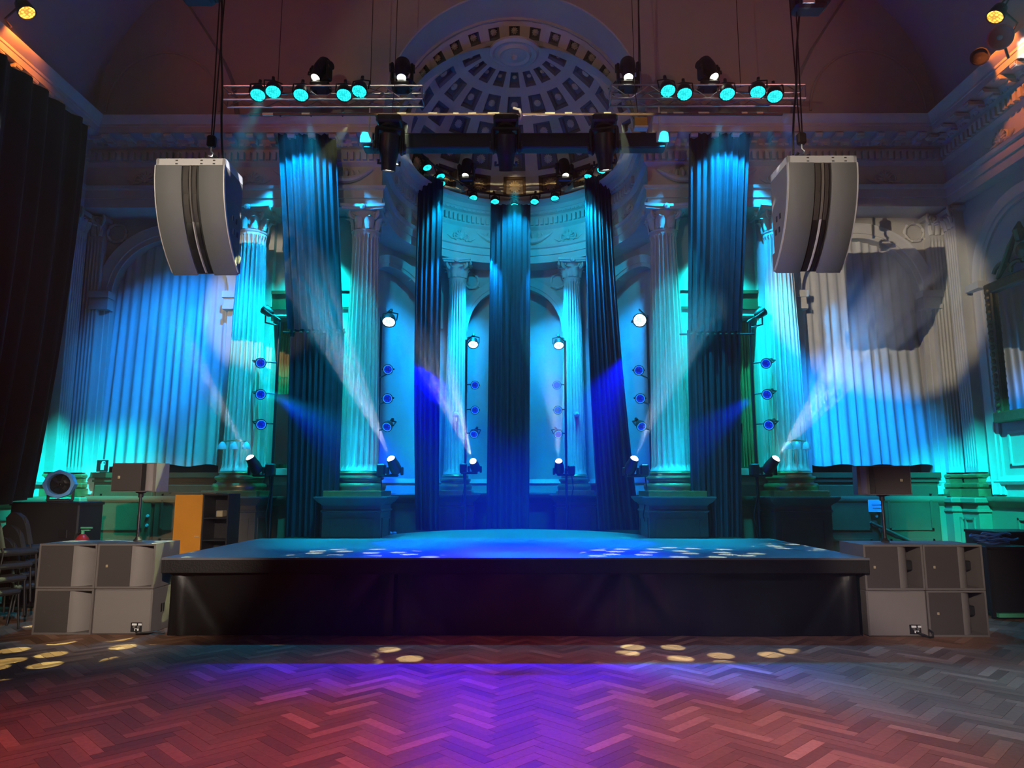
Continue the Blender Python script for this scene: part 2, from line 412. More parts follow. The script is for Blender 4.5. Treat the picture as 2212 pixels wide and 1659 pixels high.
# back wall with arched window openings and tall bay windows
WIN = ((-6.27, 1.07), (6.27, 1.07)); BAY = ((-3.72, .62), (3.72, .62))
def back_span(x):
    hs = []
    for c, r in WIN:
        if abs(x-c) < r-1e-6: hs.append((1.55, SPR+math.sqrt(max(0, r*r-(x-c)**2))))
    for c, r in BAY:
        if abs(x-c) < r-1e-6: hs.append((2.05, 4.75))
    return hs
def arch_wall(name, xs, z0, z1, span, y, depth, m, tr=lambda x, y, z: (x, y, z)):
    mb = MB()
    for a, b in zip(xs[:-1], xs[1:]):
        mid = (a+b)/2; hs = span(mid); ha = span(a) or None; hb = span(b) or None
        if not hs:
            mb.add([tr(a, y, z0), tr(b, y, z0), tr(b, y, z1), tr(a, y, z1)], [(0, 1, 2, 3)]); continue
        lo = hs[0][0]; ta = (ha or ((lo, SPR),))[0][1] if ha else min(hs[0][1], SPR) if hs[0][1] > 4.76 else hs[0][1]
        tb = (hb or ((lo, SPR),))[0][1] if hb else min(hs[0][1], SPR) if hs[0][1] > 4.76 else hs[0][1]
        mb.add([tr(a, y, z0), tr(b, y, z0), tr(b, y, lo), tr(a, y, lo)], [(0, 1, 2, 3)])
        mb.add([tr(a, y, ta), tr(b, y, tb), tr(b, y, z1), tr(a, y, z1)], [(0, 1, 2, 3)])
        mb.add([tr(a, y, ta), tr(a, y+depth, ta), tr(b, y+depth, tb), tr(b, y, tb)], [(0, 1, 2, 3)])
        mb.add([tr(a, y, lo), tr(b, y, lo), tr(b, y+depth, lo), tr(a, y+depth, lo)], [(0, 1, 2, 3)])
        if not ha: mb.add([tr(a, y, lo), tr(a, y+depth, lo), tr(a, y+depth, ta), tr(a, y, ta)], [(0, 1, 2, 3)])
        if not hb: mb.add([tr(b, y, lo), tr(b, y, tb), tr(b, y+depth, tb), tr(b, y+depth, lo)], [(0, 1, 2, 3)])
    return mb
def samples(c, r, n=28): return [c-r*math.cos(PI*k/n) for k in range(n+1)]
xs = [-HW]+samples(*WIN[0])+samples(BAY[0][0], BAY[0][1], 2)+[-RA]
wb = structure(arch_wall('wall', xs, 0, 8.3, back_span, YB, .45, 'plaster').build('wall_back', 'plaster', smooth=False), 'cream plaster back wall with arched openings')
xs2 = [RA]+samples(BAY[1][0], BAY[1][1], 2)+samples(*WIN[1])+[HW]
mb = arch_wall('wall', xs2, 0, 8.3, back_span, YB, .45, 'plaster'); w2 = mb.build('wall_section', 'plaster', wb, smooth=False)
# end wall above the cornice, pierced by the great arch of the apse
ZA, RAR, YE = 8.42, 2.38, 12.0
def end_span(x): return [(0, ZA+math.sqrt(max(0, RAR**2-x*x)))] if abs(x) < RAR-1e-6 else []
mb = MB(); xe = [-HW]+samples(0, RAR, 48)+[HW]
for a, b in zip(xe[:-1], xe[1:]):
    za = ZA+math.sqrt(max(0, RAR**2-a*a)) if abs(a) < RAR else ZA
    zb = ZA+math.sqrt(max(0, RAR**2-b*b)) if abs(b) < RAR else ZA
    if abs((a+b)/2) > RAR: za = zb = 8.0
    mb.add([(a, YE, za), (b, YE, zb), (b, YE, 12.8), (a, YE, 12.8)], [(0, 1, 2, 3)])
wu = structure(mb.build('wall_upper', 'ceiling', None, smooth=False), 'end wall above the cornice with the great apse arch')
# side walls
def side_span(s): return [(2.72, 5.20)] if False else []
wr = structure(MB().box((HW+.15, 4.5, 4.1), (.3, 17, 8.3)).build('wall_right', 'plaster'), 'right side wall with pilasters and a tall arch')
wl = structure(MB().box((-HW-.15, 4.5, 4.1), (.3, 17, 8.3)).build('wall_left', 'plaster'), 'left side wall mostly behind a dark drape')
wf = structure(MB().box((0, -4.1, 6.2), (16.6, .3, 12.6)).build('wall_front', 'plaster'))
# barrel vault
rows = []
for k in range(33):
    t = PI*k/32; x = -7.5*math.cos(t); z = 8.15+4.4*math.sin(t)**.85
    rows.append([(x, y, z) for y in (-4, 2, 8, YE)])
ce = structure(MB().grid(rows).build('ceiling', 'ceiling'), 'dim reddish vaulted ceiling')
# shallow groin panels on the end wall beside the arch
def groin(s):
    a = [atz_pt for atz_pt in ()]
    L1 = [(1700, 300), (1715, 182), (1728, 150), (1748, 110), (1780, 60), (1820, 0), (1850, -40)]
    L2 = [(2034, 300), (2028, 222), (2020, 170), (2006, 110), (1988, 60), (1962, 0), (1940, -40)]
    pts1 = [at(x, y, YE) for x, y in L1]; pts2 = [at(x, y, YE) for x, y in L2]
    mb = MB()
    r0 = [(s*p.x, YE-.01, p.z) for p in pts1]; r1 = [(s*(p.x+.05), YE-.13, p.z) for p in pts1]
    r2 = [(s*(p.x-.05), YE-.13, p.z) for p in pts2]; r3 = [(s*p.x, YE-.01, p.z) for p in pts2]
    mb.grid([r0, r1, r2, r3])
    arch = []
    for k in range(25):
        t = PI*k/24; arch.append(Vector((s*(at(1880, 300, YE-.14).x-1.02*math.cos(t)), YE-.14, 8.35+1.15*math.sin(t))))
    mb.tube(arch, .025, 6)
    structure(mb.build('panel', 'ceiling', wu))
groin(1); groin(-1)

# apse wall: straight cheeks then half circle, with three arched niches
def apse_pt(t, r):          # t in degrees, 0 = back centre
    return (r*math.sin(R(t)), CA+r*math.cos(R(t)))
NICHE = (-60, 0, 60); NH = 21.5
mb = MB(); ts = [-90]
for c in NICHE: ts += [c-NH*math.cos(PI*k/20) for k in range(21)]
ts += [90]
def nz(t):
    for c in NICHE:
        if abs(t-c) < NH-1e-6: return SPR+1.08*math.sqrt(max(0, 1-((t-c)/NH)**2))
    return None
for a, b in zip(ts[:-1], ts[1:]):
    m_ = nz((a+b)/2); pa, pb = apse_pt(a, RA), apse_pt(b, RA); qa, qb = apse_pt(a, RA+.28), apse_pt(b, RA+.28)
    if m_ is None:
        sub = [a+(b-a)*k/3 for k in range(4)]
        for u, v in zip(sub[:-1], sub[1:]):
            p, q2 = apse_pt(u, RA), apse_pt(v, RA)
            mb.add([(*p, 0), (*q2, 0), (*q2, 8.0), (*p, 8.0)], [(0, 1, 2, 3)])
        continue
    za, zb = nz(a) or SPR, nz(b) or SPR
    mb.add([(*pa, 0), (*pb, 0), (*pb, 1.6), (*pa, 1.6)], [(0, 1, 2, 3)])
    mb.add([(*pa, za), (*pb, zb), (*pb, 8), (*pa, 8)], [(0, 1, 2, 3)])
    mb.add([(*qa, 1.6), (*qb, 1.6), (*qb, zb), (*qa, za)], [(0, 1, 2, 3)])
    mb.add([(*pa, za), (*qa, za), (*qb, zb), (*pb, zb)], [(0, 1, 2, 3)])
    mb.add([(*pa, 1.6), (*pb, 1.6), (*qb, 1.6), (*qa, 1.6)], [(0, 1, 2, 3)])
    if nz(a) is None: mb.add([(*pa, 1.6), (*qa, 1.6), (*qa, za), (*pa, za)], [(0, 1, 2, 3)])
    if nz(b) is None: mb.add([(*pb, 1.6), (*pb, zb), (*qb, zb), (*qb, 1.6)], [(0, 1, 2, 3)])
for s in (-1, 1): mb.add([(s*RA, YB, 0), (s*RA, CA, 0), (s*RA, CA, 8), (s*RA, YB, 8)], [(0, 1, 2, 3)])
wa = structure(mb.build('wall_apse', 'plaster', None, angle=20), 'curved apse wall with round arched niches')
# archivolts of niches and windows
def band(pts_in, pts_out, d, nrm):
    rows = []
    for a, b, n in zip(pts_in, pts_out, nrm):
        a, b, n = Vector(a), Vector(b), Vector(n); c = (b-a)
        rows.append([a, a+n*d*.6, a+c*.3+n*d*.6, a+c*.33+n*d, a+c*.85+n*d, a+c+n*d*1.3, b])
    return MB().grid(rows)
for c in NICHE:
    ins, outs, nr = [], [], []
    for k in range(29):
        f = PI*k/28
        for lst, rr in ((ins, 1.0), (outs, 1.22)):
            t = c-NH*rr*math.cos(f); z = SPR+1.08*rr*math.sin(f); p = apse_pt(t, RA-.002); lst.append((p[0], p[1], z))
        t = c-NH*math.cos(f); nr.append((-math.sin(R(t)), -math.cos(R(t)), 0))
    structure(band(ins, outs, .05, nr).build('arch_trim', 'plaster_pale', wa))
winobs = []
for n, (c, r) in enumerate(WIN):
    ins = [(c-r*math.cos(PI*k/32), YB-.002, SPR+r*math.sin(PI*k/32)) for k in range(33)]
    outs = [(c-(r+.27)*math.cos(PI*k/32), YB-.002, SPR+(r+.27)*math.sin(PI*k/32)) for k in range(33)]
    ins = [(c-r, YB-.002, 1.6)]+ins+[(c+r, YB-.002, 1.6)]; outs = [(c-r-.27, YB-.002, 1.6)]+outs+[(c+r+.27, YB-.002, 1.6)]
    wi = structure(band(ins, outs, .06, [(0, -1, 0)]*35).build('window_%d' % (n+1), 'plaster_pale', None), 'tall arched window opening with moulded surround')
    winobs.append(wi)
    for s in (-1, 1):
        structure(MB().box((c+s*(r+.13), YB-.10, SPR-.02), (.36, .22, .12)).box((c+s*(r+.13), YB-.08, SPR-.14), (.31, .17, .14)).box((c+s*(r+.13), YB-.09, SPR-.25), (.34, .2, .08)).build('impost', 'plaster_pale', wi, smooth=False))
    # glazing behind the curtain, dark at night
    g = MB().box((c, YB+.40, 3.6), (2*r+.1, .02, 5.3)); structure(g.build('pane', 'sign_black', wi, smooth=False))
for n, (c, r) in enumerate(BAY):
    mb = MB()
    for s in (-1, 1): mb.box((c+s*(r+.07), YB-.05, 3.4), (.14, .10, 2.86))
    mb.box((c, YB-.06, 4.84), (2*r+.34, .14, .16)).box((c, YB-.08, 1.98), (2*r+.4, .2, .10))
    wi = structure(mb.build('window_%d' % (n+3), 'plaster_pale', None, smooth=False), 'tall window between the columns')
    structure(MB().box((c, YB+.42, 3.4), (2*r+.1, .02, 2.8)).build('pane', 'red_paint' if n < 0 else 'brown_wood', wi, smooth=False))
    structure(MB().box((c, YB+.38, 3.4), (.05, .05, 2.7)).box((c, YB+.38, 4.0), (2*r, .05, .05)).box((c, YB+.38, 2.9), (2*r, .05, .05)).build('frame', 'brown_wood', wi, smooth=False))
# impost band across the bays and cheeks
for s in (-1, 1):
    structure(MB().box((s*3.64, YB-.07, 5.20), (1.5, .14, .06)).box((s*3.64, YB-.05, 5.04), (1.5, .10, .26)).box((s*3.64, YB-.08, 4.90), (1.5, .16, .05)).build('impost_band', 'brown_wood', wb, smooth=False))
# dado round the room
PATH = [(-HW, -3), (-HW, YB), (-RA, YB), (-RA, CA)]+[apse_pt(t, RA) for t in range(-84, 85, 6)]+[(RA, CA), (RA, YB), (HW, YB), (HW, -3)]
nP = len(PATH)
dprof = [(0, 0), (.10, 0), (.10, .18), (.07, .22), (.05, .24), (.05, 1.40), (.08, 1.43), (.12, 1.47), (.14, 1.52), (.14, 1.57), (0, 1.57)]
for nm, a, b, m_ in (('baseboard_left', 0, 1, 'dado'), ('baseboard_back', 1, 2, 'dado'), ('baseboard_apse', 2, nP-3, 'brown_wood'), ('baseboard_back_right', nP-3, nP-2, 'dado'), ('baseboard_right', nP-2, nP-1, 'dado')):
    structure(sweep(PATH, dprof, a, b).build(nm, m_, None), 'dado with moulded cap below the wall')
sprof = [(0, 1.78), (.05, 1.78), (.07, 1.83), (.05, 1.88), (.03, 1.92), (0, 1.92)]
for nm, a, b in (('trim_6', 0, 1), ('trim_7', 1, 2), ('trim_8', 2, nP-3), ('trim_9', nP-3, nP-2), ('trim_10', nP-2, nP-1)):
    structure(sweep(PATH, [(o_, z_-.02) for o_, z_ in sprof], a, b).build(nm, 'plaster_pale', None), 'base moulding along the foot of the wall')

HWE = 8.2                                                    # the entablature is set back a little on the side walls
EPATH = [(-HWE, -3), (-HWE, YB)]+PATH[2:-2]+[(HWE, YB), (HWE, -3)]
# entablature: architrave, frieze and dentil course round the room; corona over the straight runs only
ep = [(0, 6.64), (.54, 6.64), (.54, 6.80), (.565, 6.805), (.565, 6.95), (.60, 6.97), (.62, 7.02), (.53, 7.04), (.53, 7.40), (.56, 7.43), (.60, 7.46), (.60, 7.70), (.66, 7.72), (.70, 7.78), (0, 7.78)]
cp = [(.5, 7.78), (.70, 7.78), (.72, 7.83), (.94, 7.85), (.94, 7.95), (.955, 7.96), (.955, 8.0), (.98, 8.02), (1.03, 8.06), (1.06, 8.12), (0.0, 8.16), (0, 7.9)]
ap = [(.5, 7.78), (.72, 7.78), (.76, 7.86), (.86, 7.9), (.90, 7.97), (.54, 8.0), (.3, 8.0)]
ents = []
for nm, a, b in (('trim_1', 0, 1), ('trim_2', 1, 2), ('trim_3', 2, nP-3), ('trim_4', nP-3, nP-2), ('trim_5', nP-2, nP-1)):
    e = structure(sweep(EPATH, ep, a, b).build(nm, 'stone', None, angle=25), 'carved plaster entablature with dentils and swags'); ents.append(e)
for e, a, b in ((0, 0, 1), (1, 1, 2), (3, nP-3, nP-2), (4, nP-2, nP-1)):
    pth = EPATH
    if e == 1: pth = [(-HWE, -3), (-HWE, YB), (-RA+.5, YB)]; a, b = 1, 2
    if e == 3: pth = [(RA-.5, YB), (HWE, YB), (HWE, -3)]; a, b = 0, 1
    structure(sweep(pth, cp, a, b).build('cornice', 'stone', ents[e], angle=25))
structure(sweep(PATH, ap, 2, nP-3).build('cornice', 'stone', ents[2], angle=25))
# dentils and egg row (too small to pick apart), brackets one by one
def run_points(kind, step):
    if kind == 'back_l': return [((x, YB), 0) for x in frange(-HWE+.7, -RI-.05, step)]
    if kind == 'back_r': return [((x, YB), 0) for x in frange(RI+.05, HWE-.7, step)]
    if kind == 'left': return [((-HWE, y), PI/2) for y in frange(3.5, YB-.7, step)]
    if kind == 'right': return [((HWE, y), -PI/2) for y in frange(3.5, YB-.7, step)]
    if kind == 'apse':
        n = int(PI*RI/step); return [(apse_pt(-90+180*(k+.5)/n, RA), -R(-90+180*(k+.5)/n)) for k in range(n)]
def frange(a, b, s):
    n = int((b-a)/s); return [a+s*k for k in range(n+1)]
for kind, e in (('left', 0), ('back_l', 1), ('apse', 2), ('back_r', 3), ('right', 4)):
    d = MB()
    for (x, y), a in run_points(kind, .115):
        X = T(x, y, 0) @ RZ(a)
        d.box((0, -.63, 7.56), (.066, .07, .15), X)
        d.box((0, -.665, 7.745), (.07, .05, .05), X)
    stuff(d.build('dentils', 'stone', ents[e], smooth=False))
bk = MB().box((0, -.82, 7.79), (.13, .25, .07), ch=.01).box((0, -.74, 7.74), (.10, .12, .05)).tube([(-.06, -.93, 7.80), (.06, -.93, 7.80)], .035, 8)
firstb = None
for kind, e in (('left', 0), ('back_l', 1), ('back_r', 3), ('right', 4)):
    for (x, y), a in run_points(kind, .36):
        if firstb is None: firstb = bk.build('bracket', 'stone', ents[e], angle=30); o = firstb
        else: o = firstb.copy(); C.objects.link(o)
        o.parent = ents[e]; o.location = (x, y, 0); o.rotation_euler = (0, 0, a)
# frieze ornaments: palmettes and swags
def palmette():
    mb = MB()
    for k in range(-3, 4):
        a = R(k*24); L = .20-.018*abs(k)
        pts = [(0, 0, -.10), (math.sin(a)*L*.5, -.03, -.10+math.cos(a)*L*.6), (math.sin(a)*L*1.05, -.02, -.10+math.cos(a)*L)]
        mb.tube(pts, [.012, .028, .012], 6)
    for s in (-1, 1):
        sp = [(s*(.10+.085*math.cos(t)*(1-t/9)), -.02, -.05+.085*math.sin(t)*(1-t/9)) for t in [k*.5-1.5 for k in range(14)]]
        mb.tube(sp, .017, 6)
        mb.tube([(s*.05, -.02, -.1), (s*.22, -.02, -.13), (s*.34, -.02, -.06)], [.02, .018, .008], 6)
    mb.lathe([(0, .04), (.03, .03), (.04, 0)], 10, T(0, 0, -.09) @ RX(PI/2))
    return mb
def swag():
    mb = MB()
    pts = [(-.45+.9*k/16, -.025-.02*math.sin(PI*k/16), .12-.2*math.sin(PI*k/16)) for k in range(17)]
    mb.tube(pts, [.025+.04*math.sin(PI*k/16) for k in range(17)], 8)
    for k in (-2, -1, 1, 2):
        mb.tube([(k*.1, -.03, .1), (k*.12, -.035, .02), (k*.11, -.03, -.04)], [.02, .03, .012], 6)
    mb.tube([(-.02, -.03, .14), (0, -.05, .06), (.0, -.04, -.02)], [.03, .045, .02], 8)
    return mb
pal = swg = None
def put(proto, mk, name, parent, loc, a, m_='stone'):
    if proto is None: proto = mk().build(name, m_, parent); o = proto
    else: o = proto.copy(); C.objects.link(o)
    o.parent = parent; o.location = loc; o.rotation_euler = (0, 0, a)
    return proto
for s, e in ((-1, 1), (1, 3)):
    for x in (4.69, 6.6): pal = put(pal, palmette, 'palmette', ents[e], (s*x, YB-.53, 7.22), 0)
    for x in (3.0, 5.6, 3.85): swg = put(swg, swag, 'swag', ents[e], (s*x, YB-.53, 7.22), 0)
for s, e in ((-1, 0), (1, 4)):
    for y in (10.6, 8.4, 6.2): pal = put(pal, palmette, 'palmette', ents[e], (s*(HWE-.53), y, 7.22), -s*PI/2)
    for y in (9.5, 7.3): swg = put(swg, swag, 'swag', ents[e], (s*(HWE-.53), y, 7.22), -s*PI/2)
for t in (-75, -30, 30, 75): pal = put(pal, palmette, 'palmette', ents[2], (*apse_pt(t, RI), 7.22), -R(t))
for t in (-52, -10, 10, 52): swg = put(swg, swag, 'swag', ents[2], (*apse_pt(t, RI), 7.22), -R(t))
# laurel wreaths in the spandrels
def wreath():
    mb = MB(); pts = [(.17*math.cos(2*PI*k/24), -.03, .17*math.sin(2*PI*k/24)) for k in range(25)]
    mb.tube(pts, [.028+.012*math.sin(k*2.3) for k in range(25)], 6, caps=False)
    for s in (-1, 1):
        mb.tube([(s*.16, -.03, -.1), (s*.28, -.03, -.2), (s*.36, -.03, -.17), (s*.46, -.03, -.25)], [.02, .03, .018, .008], 6)
    return mb
wr_ = None
for s in (-1, 1):
    wr_ = put(wr_, wreath, 'wreath', wb, (s*7.33, YB, 6.35), 0, 'plaster_pale')
    wr_ = put(wr_, wreath, 'wreath', wb, (s*5.15, YB, 6.35), 0, 'plaster_pale')
for t in (-20, 20, -42, 42): wr_ = put(wr_, wreath, 'wreath', wa, (*apse_pt(t, RA), 6.35), -R(t), 'plaster_pale')

# apse soffit, coffered band and half dome
mb = MB(); n = 48
def arc(y, r, z=ZA): return [(-r*math.cos(PI*k/n), y, z+r*math.sin(PI*k/n)) for k in range(n+1)]
mb.grid([arc(YE, RAR), arc(YE+.02, RAR-.02), arc(12.70, RAR-.02), arc(12.70, RAR-.07), arc(12.74, RAR-.07)])
do = structure(mb.build('dome_apse', 'plaster', None, angle=25), 'coffered half dome over the apse')
NB = 17
bp = lambda f, a: ((-1)*(RAR-.07-.27*f)*math.cos(a), 12.74+.30*f, ZA+(RAR-.07-.27*f)*math.sin(a))
mb = MB(); cof = []
for k in range(NB):
    a0, a1 = PI*k/NB, PI*(k+1)/NB; m0, m1 = a0+(a1-a0)*.24, a1-(a1-a0)*.24
    for f0, f1, x0, x1 in ((0, .22, a0, a1), (.78, 1, a0, a1), (.22, .78, a0, m0), (.22, .78, m1, a1)):
        mb.add([bp(f0, x0), bp(f0, x1), bp(f1, x1), bp(f1, x0)], [(0, 1, 2, 3)])
    cof.append((k, m0, m1))
mb.grid([[bp(1, PI*k/48) for k in range(49)], [(p[0]*1.0, p[1]+.05, p[2]+.0) for p in [bp(1, PI*k/48) for k in range(49)]], arc(13.09, RAR+.3)])
structure(mb.build('coffer_band', 'plaster', do, angle=25))
def inset(c4, nrm, d, shrink=.8):
    c4 = [Vector(p) for p in c4]; ctr = sum(c4, Vector())/4; nrm = Vector(nrm)
    mid = [ctr+(p-ctr)*.86+nrm*d*.35 for p in c4]; mid2 = [ctr+(p-ctr)*.8+nrm*d*.45 for p in c4]; inn = [ctr+(p-ctr)*shrink*.92+nrm*d for p in c4]
    mb = MB().add(c4+mid+mid2+inn, [(12, 13, 14, 15)]+[(j*4+i, j*4+(i+1) % 4, j*4+4+(i+1) % 4, j*4+4+i) for j in range(3) for i in range(4)])
    return mb, ctr+nrm*d
def rosette(r, pts=14, star=True):
    mb = MB(); vs = [(0, 0, .05)]; m_ = pts*2
    for k in range(m_):
        q2 = r if k % 2 == 0 else r*.74; a = 2*PI*k/m_; vs.append((q2*math.cos(a), q2*math.sin(a), .01))
    vs += [(v[0]*.9, v[1]*.9, -.01) for v in vs[1:]]
    fs = [(0, 1+k, 1+(k+1) % m_) for k in range(m_)]+[(1+k, 1+m_+k, 1+m_+(k+1) % m_, 1+(k+1) % m_) for k in range(m_)]
    return mb.add(vs, fs)
def place_rosette(o, p, nrm):
    o.location = p; o.rotation_euler = Vector(nrm).to_track_quat('Z', 'Y').to_euler()
rb = None
for k, m0, m1 in cof:
    am = (m0+m1)/2; nr = Vector((-math.cos(am)*.75, .62, math.sin(am)*.75)).normalized()
    b_, ctr = inset([bp(.22, m0), bp(.22, m1), bp(.78, m1), bp(.78, m0)], nr, .13)
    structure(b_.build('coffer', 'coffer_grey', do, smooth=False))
    if rb is None: rb = rosette(.075, 10).build('rosette', 'plaster_pale', do); o = rb
    else: o = rb.copy(); C.objects.link(o); o.parent = do
    place_rosette(o, ctr-nr*.02, -nr)
DC = Vector((0, 13.02, 7.98)); DR = 2.37
def dp(th, az, r=DR): return DC+Vector((math.sin(th)*math.sin(az)*r, math.sin(th)*math.cos(az)*r, math.cos(th)*r))
RINGS = [(R(17), R(26)), (R(31), R(42)), (R(46), R(56)), (R(60), R(70)), (R(73), R(83))]
AZ = [R(-80+20*k) for k in range(9)]; HA = R(6.3)
ths = [R(2), R(8), R(14)]
for a, b in RINGS: ths += [a, b]
ths += [R(87), R(90)]
azs = [R(-100)]
for a in AZ: azs += [a-HA, a+HA]
azs += [R(100)]
mb = MB()
for i in range(len(ths)-1):
    for j in range(len(azs)-1):
        if (ths[i], ths[i+1]) in RINGS and j % 2 == 1: continue
        u = 2; 
        for e1 in range(u):
            for e2 in range(u):
                t0, t1 = ths[i]+(ths[i+1]-ths[i])*e1/u, ths[i]+(ths[i+1]-ths[i])*(e1+1)/u
                z0, z1 = azs[j]+(azs[j+1]-azs[j])*e2/u, azs[j]+(azs[j+1]-azs[j])*(e2+1)/u
                mb.add([dp(t0, z0), dp(t0, z1), dp(t1, z1), dp(t1, z0)], [(0, 1, 2, 3)])
structure(mb.build('dome_shell', 'plaster', do, smooth=True, angle=20))
rs = {}
for ri, (a, b) in enumerate(RINGS):
    for az in AZ:
        c4 = [dp(a, az-HA), dp(a, az+HA), dp(b, az+HA), dp(b, az-HA)]; mid = (a+b)/2
        nr = (dp(mid, az)-DC).normalized(); b_, ctr = inset(c4, nr, .12)
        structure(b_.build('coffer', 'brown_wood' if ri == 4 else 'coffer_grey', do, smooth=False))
        rr = (.05, .085, .10, .11, .145)[ri]
        if ri not in rs: rs[ri] = rosette(rr, 14).build('rosette', 'sun_gilt' if ri == 4 else 'plaster_pale', do); o = rs[ri]
        else: o = rs[ri].copy(); C.objects.link(o); o.parent = do
        place_rosette(o, ctr-nr*.03, -nr)
# boss at the crown of the dome
cr = dp(R(4), 0)
bo = MB().lathe([(.50, 0), (.50, -.05), (.44, -.09), (.40, -.06), (.34, -.07), (.30, -.13), (.24, -.10), (.19, -.11), (.06, -.12), (.05, -.17), (.02, -.20), (0, -.2)], 40, T(0, 13.14, DC.z+DR-.0))
structure(bo.build('boss', 'plaster_pale', do, angle=25))
# ------------------------------------------------------------------ columns and pilasters
def shaft_mb(rb, rt, z0, z1, nfl=20):
    sub = 7; n = nfl*sub
    def prof(k):
        f = (k % sub)/sub; return 1.0 if f < .30 else 1-.25*math.sin(PI*(f-.28)/.72)**.7
    rows = []
    lv = [(0, 0), (.012, 0), (.03, 1), (.2, 1), (.4, 1), (.6, 1), (.8, 1), (.965, 1), (.98, 0), (1, 0)]
    for t, fl_ in lv:
        r = rb+(rt-rb)*(t**1.5*.85+t*.15); z = z0+(z1-z0)*t
        if t <= .012: r *= 1.06-.05*t/.012
        if t >= .98: r *= 1.07
        rows.append([(r*(prof(k) if fl_ else 1)*math.cos(2*PI*k/n), r*(prof(k) if fl_ else 1)*math.sin(2*PI*k/n), z) for k in range(n)])
    return MB().grid(rows, closed=True)
def base_mb(r):
    pr = [(r*1.38, 0), (r*1.38, .02), (r*1.42, .05), (r*1.42, .09), (r*1.36, .12), (r*1.22, .125), (r*1.16, .15), (r*1.2, .18), (r*1.28, .19), (r*1.31, .215), (r*1.28, .24), (r*1.12, .25), (r*1.09, .28), (r*1.14, .30), (r*1.02, .33)]
    return MB().lathe(pr, 40)
def square_moulding(prof):                 # prof = (half width, z)
    mb = MB(); rows = [[(-h, -h, z), (h, -h, z), (h, h, z), (-h, h, z)] for h, z in prof]
    mb.grid(rows, closed=True); n = len(rows); mb.f.append((0, 3, 2, 1)); mb.f.append(tuple((n-1)*4+k for k in range(4))); return mb
def volute_mb(r):
    mb = MB(); pts = []; rr = []
    for k in range(30):
        t = k*.42; q = .105*(1-k/36)
        pts.append((r*.9+.08+q*math.cos(t+PI*.75), 0, .30+q*math.sin(t+PI*.75))); rr.append(.030*(1-k/60))
    mb.tube([(r*.55, 0, .10), (r*.75, 0, .25)]+pts, [.02, .03]+rr, 6)
    mb.lathe([(0, .05), (.028, .04), (.03, -.04), (0, -.05)], 8, T(r*.9+.08, 0, .30) @ RX(PI/2))
    return mb
def leaf_mb(r, h, w):
    rows = []
    for i in range(7):
        t = i/6; out = r+.02+.03*t+(.09*(t-.6)**2*6 if t > .6 else 0); z = h*min(t, .92)-(.03 if t == 1 else 0)
        ww = w*(.55+.6*math.sin(PI*(t*.75+.1)))*(1-.75*max(0, t-.8)/.2)
        rows.append([(out-.015, -ww/2, z), (out+.012, -ww/4, z+.008), (out+.022, 0, z), (out+.012, ww/4, z+.008), (out-.015, ww/2, z)])
    return MB().grid(rows)
def capital(parent, r, z0, s=1.0, m_='stone'):
    bell = MB().lathe([(r*1.12, -.03), (r*1.16, 0), (r*1.0, .015), (r*1.02, .2), (r*1.25, .33)], 24, T(0, 0, z0))
    cap = bell.build('capital', m_, parent)
    H = .42
    ab = []
    W = r*1.75
    for k in range(4):
        for f in (-1, -.5, 0, .5):
            a = k*PI/2; x = W*f; y = -W*(1-.13*(1-f*f)); ab.append((x*math.cos(a)-y*math.sin(a), x*math.sin(a)+y*math.cos(a)))
    a_ = MB().prism(ab, H-.05, H).prism([(p[0]*.93, p[1]*.93) for p in ab], H-.09, H-.05)
    o = a_.build('abacus', m_, cap, loc=(0, 0, z0))
    v = volute_mb(r); first_ = None
    for k in range(4):
        if first_ is None: first_ = v.build('volute', m_, cap); o = first_
        else: o = first_.copy(); C.objects.link(o); o.parent = cap
        o.location = (0, 0, z0); o.rotation_euler = (0, 0, PI/4+k*PI/2)
    first_ = None
    for k in range(8):
        if first_ is None: first_ = leaf_mb(r, .25, .15).build('leaf', m_, cap); o = first_
        else: o = first_.copy(); C.objects.link(o); o.parent = cap
        o.location = (0, 0, z0+.01); o.rotation_euler = (0, 0, k*PI/4+(PI/8))
    fr = MB().lathe([(0, .05), (.05, .03), (.06, 0), (.04, -.02)], 8, RX(PI/2)); first_ = None
    for k in range(4):
        if first_ is None: first_ = fr.build('flower', m_, cap); o = first_
        else: o = first_.copy(); C.objects.link(o); o.parent = cap
        a = k*PI/2; o.location = (W*.87*math.sin(a), -W*.87*math.cos(a), z0+H-.05); o.rotation_euler = (0, 0, a)
    return cap
def pedestal_panel(w, z0, z1, d):
    mb = MB(); cx = 0; zc = (z0+z1)/2; h = z1-z0
    for s in (-1, 1): mb.box((s*(w/2-.02), d, zc), (.035, .03, h)).box((0, d, zc+s*(h/2-.02)), (w, .03, .035))
    return mb
